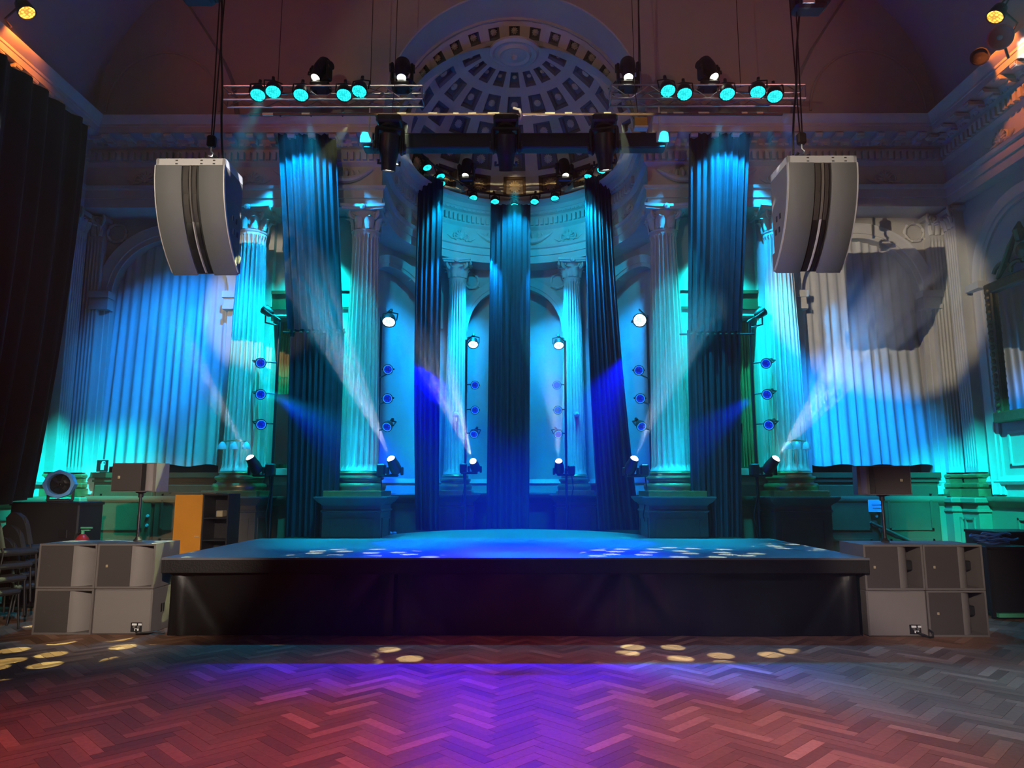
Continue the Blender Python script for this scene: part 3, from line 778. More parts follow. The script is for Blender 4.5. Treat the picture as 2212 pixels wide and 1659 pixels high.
def column(label, x, y, rb, rt, ped_hw, split=1, wood_ped='ped_grey'):
    t = thing('column', label, 'column', (x, y, 0)); t['kind'] = 'thing'
    pd = MB().merge(square_moulding([(ped_hw+.06, 0), (ped_hw+.06, .16), (ped_hw+.02, .20), (ped_hw, .22), (ped_hw, 1.31), (ped_hw+.02, 1.32), (ped_hw+.025, 1.34), (ped_hw, 1.36), (ped_hw, 1.42), (ped_hw+.03, 1.45), (ped_hw+.07, 1.48), (ped_hw+.11, 1.53), (ped_hw+.12, 1.545), (ped_hw+.12, 1.567)]))
    p = pd.build('pedestal', wood_ped, t, angle=25)
    n = split
    for k in range(n):
        wv = (ped_hw*2-.16)/n
        a = pedestal_panel(wv-.04, .32, 1.22, -ped_hw); a.build('panel', wood_ped, p, smooth=False, loc=((k-(n-1)/2)*wv, 0, 0))
    for s in (-1, 1):
        o = pedestal_panel(ped_hw*2-.2, .32, 1.22, -ped_hw).build('panel', wood_ped, p, smooth=False); o.rotation_euler = (0, 0, s*PI/2)
    MB().merge(square_moulding([(rb*1.46, 1.567), (rb*1.46, 1.655), (rb*1.43, 1.66)])).build('plinth', 'gilt', t, smooth=False)
    base_mb(rb).build('base', 'gilt', t, loc=(0, 0, 1.66))
    shaft_mb(rb, rt, 1.99, 6.22).build('shaft', 'stone', t, angle=50)
    capital(t, rt, 6.22)
    return t
c0 = column('white fluted column right of the blue curtained window, behind the lamp boom', -4.69, 12.25, .31, .225, .46)
c0['label'] = 'fluted column between the left arched window and the left front drape'
dup(c0, (4.69, 12.25, 0), label='fluted column between the right front drape and the right arched window')
c1 = column('fluted column on a panelled pedestal just left of the apse opening', -2.66, 12.25, .325, .225, .475)
dup(c1, (2.66, 12.25, 0), label='fluted column on a panelled pedestal just right of the apse opening')
c2 = column('slimmer fluted column inside the apse, left of the centre drape', -1.25, 15.12, .25, .175, .40, 2, 'brown_wood')
dup(c2, (1.25, 15.12, 0), label='slimmer fluted column inside the apse, right of the centre drape')
# small round lamps fixed on the two apse columns
for s in (-1, 1):
    p = at(985 if s < 0 else 1246, 895, 14.87)
    t = thing('column_lamp', 'small round pale lamp fixed on the %s apse column' % ('left' if s < 0 else 'right'), 'lamp', p)
    MB().lathe([(0, -.07), (.05, -.06), (.065, -.03), (.06, .01), (.04, .03), (.02, .035)], 16, RX(PI/2)).build('shade', 'glass_bell', t)
    MB().tube([(0, .03, 0), (0, .06, -.02)], .02, 8).build('mount', 'glass_bell', t)
# fluted pilasters
def pilaster(label, x, y, rot, w, d):
    t = thing('pilaster', label, 'pilaster', (x, y, 0), (0, 0, rot))
    n = 5; mb = MB(); pts = [(-w/2, 0)]; rows = []
    def sec(k_):
        pts = [(-w/2, 0), (-w/2, -d)]; fw = w*.9/n
        for k in range(n):
            c = -w*.45+fw*(k+.5)
            for u in range(7): a = PI*u/6; pts.append((c-fw*.38*math.cos(a), -d+k_*fw*.30*math.sin(a)))
        return pts+[(w/2, -d), (w/2, 0)]
    for z, k_ in ((1.97, 0), (2.06, 0), (2.10, 1), (4, 1), (6.1, 1), (6.14, 0), (6.24, 0)):
        rows.append([(px, py, z) for px, py in sec(k_)])
    mb.grid(rows).build('shaft', 'stone', t, angle=40)
    MB().box((0, -d*.5-.02, 1.63), (w+.14, d+.12, .13)).box((0, -d*.5-.02, 1.75), (w+.10, d+.09, .09), ch=.02).box((0, -d*.5-.01, 1.83), (w+.04, d+.04, .07)).box((0, -d*.5-.02, 1.91), (w+.08, d+.07, .07), ch=.02).build('base', 'gilt', t, angle=30)
    pd = MB().box((0, -d*.5-.03, .78), (w+.12, d+.14, 1.56)).box((0, -d*.5-.05, 1.50), (w+.22, d+.24, .10), ch=.02).box((0, -d*.5-.04, 1.33), (w+.17, d+.17, .05), ch=.01).box((0, -d*.5-.05, .1), (w+.2, d+.2, .2))
    p = pd.build('pedestal', 'dado', t, smooth=False)
    pedestal_panel(w-.08, .4, 1.22, -d-.11).build('panel', 'dado', p, smooth=False)
    cp_ = MB().box((0, -d*.5-.03, 6.56), (w*1.45, d*1.6, .08)).box((0, -d*.5, 6.4), (w*.95, d*1.05, .32)).build('capital', 'stone', t, smooth=False)
    v = volute_mb(.10); fv = None
    for s in (-1, 1):
        o = v.build('volute', 'stone', cp_); o.location = (s*w*.30, -d, 6.22); o.rotation_euler = (0, 0, -PI/2+s*PI/4)
    for k in (-1, 0, 1):
        o = leaf_mb(.0, .24, .13).build('leaf', 'stone', cp_); o.location = (k*w*.33, -d, 6.24); o.rotation_euler = (0, 0, -PI/2)
    return t
pa = pilaster('flat fluted pilaster on the back wall in the left corner, left of the blue curtain', -7.68, YB, 0, .34, .16)
dup(pa, (7.68, YB, 0), (0, 0, 0), 'flat fluted pilaster on the back wall in the right corner, right of the striped curtain')
dup(pa, (-HW, 12.15, 0), (0, 0, PI/2), 'dark fluted pilaster on the left side wall, next to the corner')
dup(pa, (HW, 12.15, 0), (0, 0, -PI/2), 'dark fluted pilaster on the right side wall, left of the gilt mirror')
dup(pa, (HW, 8.6, 0), (0, 0, -PI/2), 'fluted pilaster on the right side wall beyond the gilt mirror')
# flat pilaster strips behind the free columns
for x in (-4.69, 4.69, -3.1, 3.1):
    structure(MB().box((x, YB-.07, 4.1), (.62 if abs(x) > 4 else .38, .14, 5.0)).build('pier', 'plaster', wb, smooth=False))

# ------------------------------------------------------------------ stage
t = thing('stage', 'low black stage platform filling the middle of the hall', 'stage', (0, 0, 0))
SX, SY, SZ = 4.12, 8.50, .90
n = 40
back = [(2.35*math.cos(PI*k/n), 11.72+2.70*math.sin(PI*k/n)) for k in range(n+1)]
poly = [(-SX, SY), (SX, SY), (SX, 11.74), (2.35, 11.74)]+back[1:-1]+[(-2.35, 11.74), (-SX, 11.74)]
MB().prism(poly, SZ-.025, SZ).build('deck', 'stage_black', t, smooth=False)
fp = [(-SX+.02, SY+.02), (SX-.02, SY+.02), (SX-.02, 11.7), (-SX+.02, 11.7)]
MB().box((0, SY+.03, SZ-.10), (2*SX-.02, .05, .15), ch=.006).build('fascia', 'stage_edge', t, smooth=False)
for s in (-1, 1):
    MB().box((s*(SX-.03), 10.1, SZ-.10), (.05, 3.2, .15), ch=.006).build('fascia', 'stage_edge', t, smooth=False)
MB().box((0, 10.15, SZ-.12), (2*SX-.12, 3.1, .16)).build('frame', 'stage_edge', t, smooth=False)
def cloth_panel(x0, x1, seed):
    rr = random.Random(seed); rows = []
    ph = [rr.uniform(0, 6) for _ in range(4)]
    for j in range(17):
        f = j/16; row = []
        for i in range(61):
            u = i/60; x = x0+(x1-x0)*u; e = min(u, 1-u)
            y = 8.63+.012*math.sin(u*9+ph[0]+f*2)+.010*math.sin(u*23+ph[1]+f*5)*(1-f)+.02*math.sin((u*3.2-f*1.3)+ph[2])
            for s_, uu in ((1, u), (-1, 1-u)):                         # pull folds from the upper corners
                d = uu*(x1-x0)-.12-f*.55; y += .028*math.exp(-(d/.09)**2)*(1-.4*f); d2 = uu*(x1-x0)-.05-f*.08; y -= .02*math.exp(-(d2/.035)**2)
            row.append((x, y, .79-.785*f))
        rows.append(row)
    return MB().grid(rows)
for k, (a, b) in enumerate(((-4.06, -1.42), (-1.44, 1.30), (1.28, 4.02))):
    cloth_panel(a, b, k+3).build('skirt_panel', 'skirt', t, angle=70)
for s in (-1, 1):
    rows = [[(s*(SX-.08)+.012*math.sin(i*1.3), 8.62+.12*i, z) for i in range(27)] for z in (.80, .4, .004)]
    MB().grid(rows).build('side_skirt', 'skirt', t, angle=70)
# shadow gap strips between skirt panels
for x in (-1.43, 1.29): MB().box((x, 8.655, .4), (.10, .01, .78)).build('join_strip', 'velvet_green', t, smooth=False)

# ------------------------------------------------------------------ cloth
def drape_mb(tl, tr_, bl, br, nf, amp, seed, rows=18, ztop=None, zbot=None, mid=None, per=9):
    rr = random.Random(seed); tl, tr_, bl, br = (Vector(p) for p in (tl, tr_, bl, br))
    nu = nf*per; ph = [rr.uniform(0, 6.28) for _ in range(4)]; off = [rr.uniform(-.35, .35) for _ in range(nf+2)]; am = [rr.uniform(.6, 1.25) for _ in range(nf+2)]
    R_ = []
    for j in range(rows+1):
        f = j/rows; L = tl.lerp(bl, f); Q = tr_.lerp(br, f)
        if mid:
            b_ = 4*f*(1-f); L = L+Vector(mid[0])*b_; Q = Q+Vector(mid[1])*b_
        d = Q-L; nrm = Vector((d.y, -d.x, 0)).normalized(); row = []
        for i in range(nu+1):
            u = i/nu; p = L.lerp(Q, u); k = u*nf; ki = int(k); a = am[ki]*(1-(k-ki))+am[ki+1]*(k-ki); o = off[ki]*(1-(k-ki))+off[ki+1]*(k-ki)
            wv = math.sin(2*PI*(k+o*.6)+.4*math.sin(3*f+ph[0]))*a+.35*math.sin(2*PI*(k*.43+f*.25)+ph[1])+.22*math.sin(2*PI*k*2.1+ph[2]+f)*(1-f)
            p = p+nrm*amp*wv*(.55+.45*f)
            z = p.z
            if ztop: z = ztop(p.x, f, z)
            row.append((p.x, p.y, z))
        R_.append(row)
    return MB().grid(R_)
# window curtains follow the arch
for n_, (c, r) in enumerate(WIN):
    zb = 2.10
    def zt(x, f, z, c=c, r=r):
        top = SPR+math.sqrt(max(.0004, (r+.02)**2-(x-c)**2)) if abs(x-c) < r+.02 else SPR
        return top+(zb+.02*math.sin(x*9)-top)*f
    mb = drape_mb((c-r-.02, YB+.16, 6), (c+r+.02, YB+.16, 6), (c-r-.06, YB-.0, zb), (c+r+.06, YB-.0, zb), 13, .032, 21+n_, 22, zt)
    o = mb.build('window_curtain', 'curtain_white', None, angle=80)
    tag(o, 'pale pleated curtain filling the %s arched window' % ('left' if c < 0 else 'right'), 'curtain', 'pale curtains in the arched windows')
for n_, (c, r) in enumerate(BAY):
    for s in (-1, 1):
        a, b = sorted((c+s*r, c+s*(r-.26)))
        o = drape_mb((a, YB+.18, 4.72), (b, YB+.18, 4.72), (a, YB+.18, 2.08), (b, YB+.18, 2.08), 5, .03, 40+n_*2+s, 8).build('gold_curtain', 'curtain_gold', None, angle=80)
        tag(o, 'narrow golden brown curtain at the %s edge of the %s bay window' % ('left' if s < 0 else 'right', 'left' if c < 0 else 'right'), 'curtain', 'golden curtains in the bay windows')
# red banner glimpsed in the left bay window
o = MB().box((-4.13, YB+.10, 2.75), (.26, .03, 1.25)).build('red_banner', 'red_paint', None, smooth=False); tag(o, 'strip of red cloth seen beside the left front drape', 'banner')
# front drapes: an upper leg over a lower leg
for s in (-1, 1):
    if s < 0: tl, tr_, ml, mr, bl, br = at(600, 262, 11.72), at(725, 262, 11.72), at(622, 712, 11.72), at(742, 712, 11.72), at(611, 1160, 11.74), at(727, 1160, 11.74)
    else: tl, tr_, ml, mr, bl, br = at(1489, 262, 11.72), at(1621, 262, 11.72), at(1487, 716, 11.72), at(1602, 716, 11.72), at(1498, 1160, 11.74), at(1607, 1160, 11.74)
    bl.z = br.z = SZ+.015
    t = thing('stage_drape', 'tall two-tier black velvet drape hanging at the %s front of the stage' % ('left' if s < 0 else 'right'), 'drape', (0, 0, 0), group='black velvet stage drapes')
    drape_mb(tl, tr_, ml, mr, 9, .05, 60+s, 18).build('upper_panel', 'velvet', t, angle=80)
    dy = Vector((0, .10, .04))
    drape_mb(ml+dy, mr+dy, bl+Vector((0, .1, 0)), br+Vector((0, .1, 0)), 9, .045, 64+s, 18).build('lower_panel', 'velvet', t, angle=80)
    MB().tube([ml+Vector((-.12, .12, -.02)), mr+Vector((.25 if s > 0 else .0, .12, -.02))], .018, 8).build('cross_bar', 'fixture', t)
    MB().tube([tl+Vector((-.1, 0, .02)), tr_+Vector((.1, 0, .02))], .02, 8).build('top_bar', 'fixture', t)
    k = 0; hook = MB().tube([(0, 0, .03), (.012, -.01, 0), (0, -.02, -.05)], .008, 6)
    fh = None
    for i in range(9):
        p = tl.lerp(tr_, (i+.5)/9)
        if fh is None: fh = hook.build('tie', 'steel_light', t); o = fh
        else: o = fh.copy(); C.objects.link(o); o.parent = t
        o.location = p+Vector((0, -.05, 0))
# apse drapes
AD = (('left', (905, 366), (958, 392), (897, 1141), (948, 1141), 13.95, 5, ((-.06, 0, 0), (-.02, 0, 0))), ('centre', (1060, 442), (1146, 442), (1050, 1142), (1143, 1142), 14.50, 7, None), ('right', (1263, 386), (1318, 372), (1293, 1146), (1385, 1149), 13.95, 8, ((-.05, 0, 0), (-.08, 0, 0))))
for nm, a, b, c_, d_, Y, nf, mid in AD:
    tl, tr_, bl, br = at(*a, Y), at(*b, Y), at(*c_, Y), at(*d_, Y); bl.z = br.z = SZ+.012
    o = drape_mb(tl, tr_, bl, br, nf, .05, 80+nf, 22, None, None, mid).build('apse_drape', 'velvet', None, angle=80)
    tag(o, {'left': 'narrow dark drape at the left side of the apse', 'centre': 'dark drape hanging in the middle of the apse', 'right': 'broad dark drape slanting down at the right side of the apse'}[nm], 'drape', 'black velvet stage drapes')
# big house drape over the left wall
hx = -7.0
p0, p1 = Vector((hx, 5.0, 7.5)), atx(190, 272, hx)
q0, q1 = Vector((hx, 5.0, .9)), atx(72, 1075, hx)
pm_ = atx(150, 640, hx); mo = pm_-(p1+q1)/2
o = drape_mb(p0, p1, q0, q1, 15, .09, 99, 20, None, None, ((0, 0, 0), (0, mo.y, 0))).build('house_drape', 'velvet_green', None, angle=80)
tag(o, 'huge dark green drape covering the left side wall', 'drape')
# ------------------------------------------------------------------ hanging loudspeaker arrays
def array_prof(n=16, R_=1.50, amax=R(55)):
    return [(R_*(1-math.cos(amax*k/n)), -R_*math.sin(amax*k/n)) for k in range(n+1)]
def pa_array(label, loc, mir):
    t = thing('speaker_array', label, 'loudspeaker', loc, group='hanging loudspeaker arrays')
    W = .445; D = .60; pr = array_prof(); z0 = -.10
    XY = Matrix(((0, 0, 1, 0), (1, 0, 0, 0), (0, 1, 0, 0), (0, 0, 0, 1)))      # prism (y,z) polygon -> extruded along x
    for e in range(4):
        seg = pr[e*4:e*4+5]; g = .003
        front = [(y+.02, z+z0) for y, z in seg]; D2 = max(D, front[-1][0]+.02)
        poly = [(D2, front[0][1]-g), (D2, front[-1][1]+g)]+[(y, z+(g if i == 0 else (-g if i == 4 else 0))) for i, (y, z) in list(enumerate(front))[::-1]]
        b = MB().prism(poly, -W, W, XY)
        en = b.build('enclosure', 'cab_grey', t, smooth=False)
        for s in (-1, 1):                                     # perforated curved grilles, one each side of the horn slot
            x0, x1 = (.115, W-.012) if s > 0 else (-W+.012, -.105)
            rows = []
            for k, (y, z) in enumerate(seg):
                a = R(55)*(e*4+k)/16; ny, nz_ = -math.cos(a), -math.sin(a)
                rows.append([(x0, y+.02, z+z0), (x0, y+.02+ny*.03, z+z0+nz_*.03), (x0+.008, y+.02+ny*.036, z+z0+nz_*.036), (x1-.008, y+.02+ny*.036, z+z0+nz_*.036), (x1, y+.02+ny*.03, z+z0+nz_*.03), (x1, y+.02, z+z0)])
            MB().grid(rows).build('grille', 'array_grille', en, angle=50)
            # bright cheek edge
            ex = s*(W-.004); er = [[(ex-.008, y+.02-.0, z+z0), (ex-.008, y-.022, z+z0), (ex+.006, y-.022, z+z0), (ex+.006, y+.02, z+z0)] for y, z in seg]
            MB().grid(er).build('edge_rail', 'steel_light', en, angle=50)
        sl = [[(-.105, y+.016, z+z0), (.115, y+.016, z+z0)] for y, z in seg]; MB().grid(sl).build('slot', 'rubber', en, angle=50)
        # horn fins in the slot
        for x0, x1, dp_ in ((-.092, -.018, .028), (.030, .085, .034)):
            rows = []
            for k, (y, z) in enumerate(seg):
                f = k/4; sh = .02 if k in (0, 4) else 0
                rows.append([(x0, y+.022, z+z0), (x0+.008, y+.02-dp_+sh, z+z0), (x1-.008, y+.02-dp_+sh+.006, z+z0), (x1, y+.022, z+z0)])
            MB().grid(rows).build('waveguide', 'fixture' if e > 1 else 'grille_dark', en, angle=30)
        rib = [[(-.006, y+.02, z+z0), (0.0, y-.016, z+z0), (.014, y-.016, z+z0), (.02, y+.02, z+z0)] for y, z in seg]
        MB().grid(rib).build('rib', 'steel_light' if e > 1 else 'cab_grey', en, angle=30)
        if e in (1, 2):
            sx = W+.001
            for s in (-1, 1):
                for dy in (0, .12): MB().box((s*sx, .33+dy+(.05 if e == 2 else 0), z0+seg[2][1]+(-.05 if e == 1 else .10)), (.012, .04, .07)).build('handle', 'rubber', en, smooth=False)
    fr = MB().box((0, .02, -.05), (2*W, .04, .095)).box((-W+.02, .30, -.05), (.04, .60, .095)).box((W-.02, .30, -.05), (.04, .60, .095)).box((0, .58, -.05), (2*W, .04, .095)).box((0, .30, -.02), (.12, .56, .03))
    f = fr.build('rigging_frame', 'steel_light', t, smooth=False)
    hl = MB()
    for x in (-.18, .14, .30): hl.box((x, -.002, -.03), (.03, .006, .012)).box((x, -.002, -.075), (.03, .006, .012))
    hl.build('bolt_slots', 'rubber', f, smooth=False)
    MB().box((.17, .18, .05), (.20, .05, .06)).tube([(.10, .18, .04), (.09, .18, .10)], .018, 8).tube([(.24, .18, .03), (.25, .18, .09), (.22, .18, .12)], .018, 8).build('shackle', 'dark_metal', t, angle=40)
    # hoist hook, block and chains up to the motor under the ceiling
    return t
pL = at(338, 342, 8.62); pR = at(487, 344, 8.62)
aL = pa_array('curved grey loudspeaker array hanging on the left, in front of the arched window', ((pL.x+pR.x)/2, 8.62, pL.z), 1)
qL = at(1700, 336, 8.62); qR = at(1850, 336, 8.62)
aR = dup(aL, ((qL.x+qR.x)/2, 8.62, qL.z), label='curved grey loudspeaker array hanging on the right, in front of the right arched window')
for k in kids(aR):
    if k.name.startswith('shackle'): k.scale.x = -1
def hoist(nm, base, xs, ztop, body_px, blk_off):
    t = thing('chain_hoist', 'dark chain hoist with hook and chains above the %s speaker array' % nm, 'hoist', base)
    b = Vector(base)
    MB().box((0, 0, .30), (.11, .09, .16), ch=.02).build('hook_block', 'chain', t)
    MB().tube([(0, 0, .22), (0, 0, .16), (.03, 0, .13), (.02, 0, .09), (-.03, 0, .10)], .014, 8).build('hook', 'metal', t)
    top = ztop-b.z
    ch = MB(); 
    for x in xs: ch.tube([(x*.3, 0, .36), (x, .0, top)], .009, 6)
    ch.build('chain', 'chain', t)
    B = at(*body_px, b.y)-b
    MB().box((B.x, 0, B.z), (.42, .26, .30), RY(0), ch=.04).box((B.x+.17, -.0, B.z+.02), (.2, .30, .2), ch=.03).build('motor', 'fixture', t)
    MB().box((B.x-.05, -.14, B.z-.06), (.16, .02, .12)).build('plate', 'steel_light', t, smooth=False)
    return t
hoist('left', (aL.location.x+.17, 8.80, aL.location.z+.02), (-.02, .06), 8.95, (428, -18), 0)
hoist('right', (aR.location.x-.17, 8.80, aR.location.z+.02), (-.05, .05), 8.95, (1745, 4), 0)
for nm, px, px2, py in (('left', 478, 480, 345), ('right', 1728, 1712, 336)):
    a = at(px, -20, 8.95); b = at(px2, py-2, 8.9); pts = [a.lerp(b, k/8)+Vector((.01*math.sin(k*1.7), 0, 0)) for k in range(9)]
    o = MB().tube(pts, .014, 6).build('speaker_cable', 'rubber', None); tag(o, 'black cable dropping to the back of the %s speaker array' % nm, 'cable')
a = at(1379, -20, 11.0); b = at(1381, 190, 11.0)
tag(MB().tube([a, (a+b)/2, b], .014, 6).build('rigging_cable', 'rubber', None), 'dark cable hanging straight down to the right truss', 'cable')

# ------------------------------------------------------------------ bass cabinets
SWd, SHt, SDp = .70, .525, .62
def sub(label, loc, back=False, rz=0, logo='badge'):
    t = thing('bass_cabinet', label, 'loudspeaker', loc, (0, 0, rz), 'grey bass cabinets beside the stage')
    w, h, d = SWd-.006, SHt-.006, SDp; th = .022
    if back:
        MB().box((0, d/2, h/2), (w, d, h), ch=.012).build('cabinet', 'cab_grey', t, angle=30)
        MB().box((0, -.002, h/2), (w-.03, .008, h-.03), ch=.003).build('rear_panel', 'grille_light', t, angle=30)
        p = MB().box((w/2-.16, -.008, .085), (.13, .014, .105), ch=.003).build('connector_plate', 'sign_black', t, angle=30)
        MB().box((w/2-.18, -.018, .118), (.055, .006, .022)).box((w/2-.115, -.018, .118), (.04, .006, .022)).box((w/2-.15, -.018, .06), (.05, .006, .025)).build('label_strip', 'sign_white', p, smooth=False)
        for x in (-.18, -.13): MB().lathe([(.014, 0), (.014, .012), (0, .012)], 10, T(w/2+x+.0, -.015, .09) @ RX(PI/2)).build('socket', 'metal', p)
    else:
        sh = MB()
        sh.box((0, d/2, th/2), (w, d, th)).box((0, d/2, h-th/2), (w, d, th)).box((-w/2+th/2, d/2, h/2), (th, d, h-2*th)).box((w/2-th/2, d/2, h/2), (th, d, h-2*th)).box((0, d-th/2, h/2), (w-2*th, th, h-2*th))
        sh.build('cabinet', 'cab_grey', t, smooth=False)
        gx0, gx1 = -w/2+th, w*.085
        MB().box(((gx0+gx1)/2, .012, h/2), (gx1-gx0, .012, h-2*th)).build('grille', 'grille_dark', t, smooth=False)
        rows = []
        for k in range(15):
            a = PI/2*k/14; x = gx1+.20*math.sin(a)*(1 if k else 1); y = .012+.30*(1-math.cos(a))
            rows.append([(x, y, th), (x, y, h-th)])
        rows.append([(gx1+.20, d-.03, th), (gx1+.20, d-.03, h-th)])
        MB().grid(rows).build('curved_panel', 'grille_light', t, angle=50)
        MB().box((w/2-th-.05, .25, h/2), (.10, .12, .115), ch=.012).build('port_brace', 'fixture', t, angle=30)
        MB().box((gx0+.10, .003, h/2), (.026, .006, .030), ch=.003).build('logo', logo, t, angle=30)
    hd = MB()
    for s in (-1, 1):
        for dy in (.0, .055): hd.box((s*(w/2+.0005), .24+dy, h*.52), (.006, .032, .10))
    hd.build('handle', 'rubber', t, smooth=False)
    return t
fy = 8.70
xl = atz(66, 1371, 0).x
stL = [(xl+SWd/2, 0), (xl+SWd*1.5, 0)]
s1 = sub('grey bass cabinet, outer one of the lower row left of the stage', (xl+SWd/2, fy, 0), logo='grille_dark')
s2 = dup(s1, (xl+SWd/2+.0, fy, SHt), label='grey bass cabinet, outer one of the upper row left of the stage')
s3 = sub('grey bass cabinet with pole speaker on it, inner upper one left of the stage', (xl+SWd*1.5, fy, SHt))
s4 = sub('bass cabinet turned to show its plain back and connector plate, left of the stage', (xl+SWd*1.5, fy, 0), True)
xr = atz(1880, 1377, 0).x; fyr = 8.60
dup(s4, (xr+SWd/2, fyr, 0), (0, 0, 0), label='bass cabinet turned to show its plain back and connector plate, right of the stage')
dup(s3, (xr+SWd/2, fyr, SHt), (0, 0, 0), label='grey bass cabinet with pole speaker on it, inner upper one right of the stage')
dup(s3, (xr+SWd*1.5, fyr, SHt), (0, 0, 0), label='grey bass cabinet, outer one of the upper row right of the stage')
dup(s3, (xr+SWd*1.5, fyr, 0), (0, 0, 0), label='grey bass cabinet, outer one of the lower row right of the stage')
# pole mounted tops
def pole_top(label, base, H, rz, mir):
    t = thing('pole_speaker', label, 'loudspeaker', base, (0, 0, 0), 'small loudspeakers on poles')
    MB().tube([(0, 0, 0), (0, 0, H*.55)], .020, 12).tube([(0, 0, H*.55), (0, 0, H)], .0165, 12).build('pole', 'dark_metal', t)
    MB().lathe([(.05, 0), (.05, .012), (.03, .03), (.022, .05)], 16).lathe([(.03, H-.06), (.03, H-.01), (.06, H), (.06, H+.012)], 16).build('collar', 'rubber', t)
    X = RZ(rz); m = mir; w, h, d = .60, .355, .32; Z = H+.012+h/2
    poly = [(-w/2, -d/2), (w/2, -d/2), (w/2, d/2-.06), (w/2-.12, d/2), (-w/2+.12, d/2), (-w/2, d/2-.06)]
    cb = MB().prism(poly, Z-h/2, Z+h/2, X).build('cabinet', 'cab_grey', t, smooth=False)
    MB().box((m*-.09, -d/2-.008, Z), (w*.66, .014, h-.02), X, ch=.004).build('grille', 'grille_dark', cb, angle=30)
    rows = []
    for k in range(9):
        a = PI/2*k/8; rows.append([X @ Vector((m*(w/2-.10+.10*math.sin(a)), -d/2-.016+.16*(1-math.cos(a))-.02, Z-h/2+.01)), X @ Vector((m*(w/2-.10+.10*math.sin(a)), -d/2-.016+.16*(1-math.cos(a))-.02, Z+h/2-.01))])
    MB().grid(rows).build('curved_panel', 'grille_light', cb, angle=50)
    MB().box((m*.13, -d/2-.002, Z), (.07, .006, h-.02), X).build('slot', 'sign_black', cb, smooth=False)
    MB().box((m*-.19, -d/2-.018, Z+.0), (.030, .006, .034), X, ch=.004).build('logo', 'badge', cb, angle=30)
    MB().box((-m*(w/2+.002), -.03, Z), (.012, .035, .13), X).box((-m*(w/2+.002), .04, Z), (.012, .035, .13), X).build('handle', 'steel_light', cb, smooth=False)
    return t
b = at(297, 1166, 9.10); Hh = at(303, 1064, 9.1).z-2*SHt
pole_top('small loudspeaker on a pole standing on the left bass cabinets', (b.x, 9.10, 2*SHt), Hh, R(-8), 1)
b = at(1912, 1168, 8.98); Hh = at(1905, 1071, 8.98).z-2*SHt
pole_top('small loudspeaker on a pole standing on the right bass cabinets', (b.x, 8.98, 2*SHt), Hh, R(-14), -1)
# cables at the back-turned cabinets
c = Vector((xl+SWd*1.5+SWd/2-.16, fy-.02, .06))
tag(MB().tube([c, c+Vector((.05, -.07, -.03)), c+Vector((.16, -.06, -.02)), c+Vector((.26, -.02, -.015)), c+Vector((.34, .01, -.04))], .011, 8).build('power_cable', 'rubber', None), 'short black cable plugged into the left back-turned cabinet', 'cable')
c = Vector((xr+SWd-.16, fyr-.02, .06))
tag(MB().tube([c, c+Vector((.05, -.06, -.02)), c+Vector((.11, -.07, -.045)), c+Vector((.16, -.05, -.045)), c+Vector((.17, -.03, .0)), c+Vector((.13, -.03, .03))], .011, 8).build('power_cable', 'rubber', None), 'black cable looping from the right back-turned cabinet', 'cable')
p = atz(1860, 1368, 0)
tag(MB().tube([(p.x-.06, p.y+.16, .02), (p.x+.02, p.y+.06, .012), (p.x+.12, p.y-.04, .012), (p.x+.30, p.y-.06, .012)], .011, 8).build('floor_cable', 'rubber', None), 'cable lying on the floor at the right stage corner', 'cable')

# ------------------------------------------------------------------ lamps
def par(label, loc, d, lens, r=.105, L=.15, arm=None, grp=None, name='par_can'):
    t = thing(name, label, 'stage light', loc, aim(d), grp)
    MB().lathe([(0, L), (r*.55, L), (r*.8, L*.85), (r*.98, L*.35), (r*1.0, .02), (r*1.06, .015), (r*1.06, -.012), (r*.94, -.012), (r*.94, .006)], 20).build('housing', 'fixture', t, angle=35)
    MB().lathe([(r*.93, .0), (r*.6, -.006), (0, -.01)], 20).build('lens', lens, t)
    if lens == 'lens_blue': MB().lathe([(r*.93, -.003), (r*.92, -.012), (r*.80, -.014), (r*.78, -.006)], 12).build('ring', 'ring_blue', t)
    yk = MB(); pts = [(-r*1.12, 0, L*.3), (-r*1.12, 0, L*1.5), (0, 0, L*1.75), (r*1.12, 0, L*1.5), (r*1.12, 0, L*.3)]
    for a, b in zip(pts[:-1], pts[1:]): yk.tube([a, b], .012, 6)
    yk.box((0, 0, L*1.75+.04), (.05, .05, .09), ch=.01)
    yk.build('yoke', 'fixture', t)
    return t
PAR = {}
def place_par(key, label, loc, d, lens, **k):
    if key not in PAR: PAR[key] = par(label, loc, d, lens, **k); return PAR[key]
    return dup(PAR[key], loc, aim(d), label)
# box trusses
def truss(label, x0, x1, y, z0, z1, dep):
    t = thing('lighting_truss', label, 'truss', (0, 0, 0)); r = .018
    for yy in (y, y+dep):
        for zz in (z0, z1): MB().tube([(x0, yy, zz), (x1, yy, zz)], r, 8).build('chord', 'metal', t)
    n = int(round((x1-x0)/.32)); br = MB()
    for k in range(n):
        a, b = x0+(x1-x0)*k/n, x0+(x1-x0)*(k+1)/n
        for yy in (y, y+dep): br.tube([(a, yy, z0 if k % 2 else z1), (b, yy, z1 if k % 2 else z0)], .008, 5)
        for zz in (z0, z1): br.tube([(a, y if k % 2 else y+dep, zz), (b, y+dep if k % 2 else y, zz)], .008, 5)
    for xx in (x0, x1):
        br.tube([(xx, y, z0), (xx, y+dep, z0), (xx, y+dep, z1), (xx, y, z1), (xx, y, z0)], .010, 5)
    br.build('bracing', 'metal', t)
    return t
YT = 10.95
za, zb = at(700, 214, YT).z, at(700, 185, YT).z
truss('aluminium lighting truss hanging over the left side of the stage', at(480, 200, YT).x, at(912, 200, YT).x, YT, za, zb, .24)
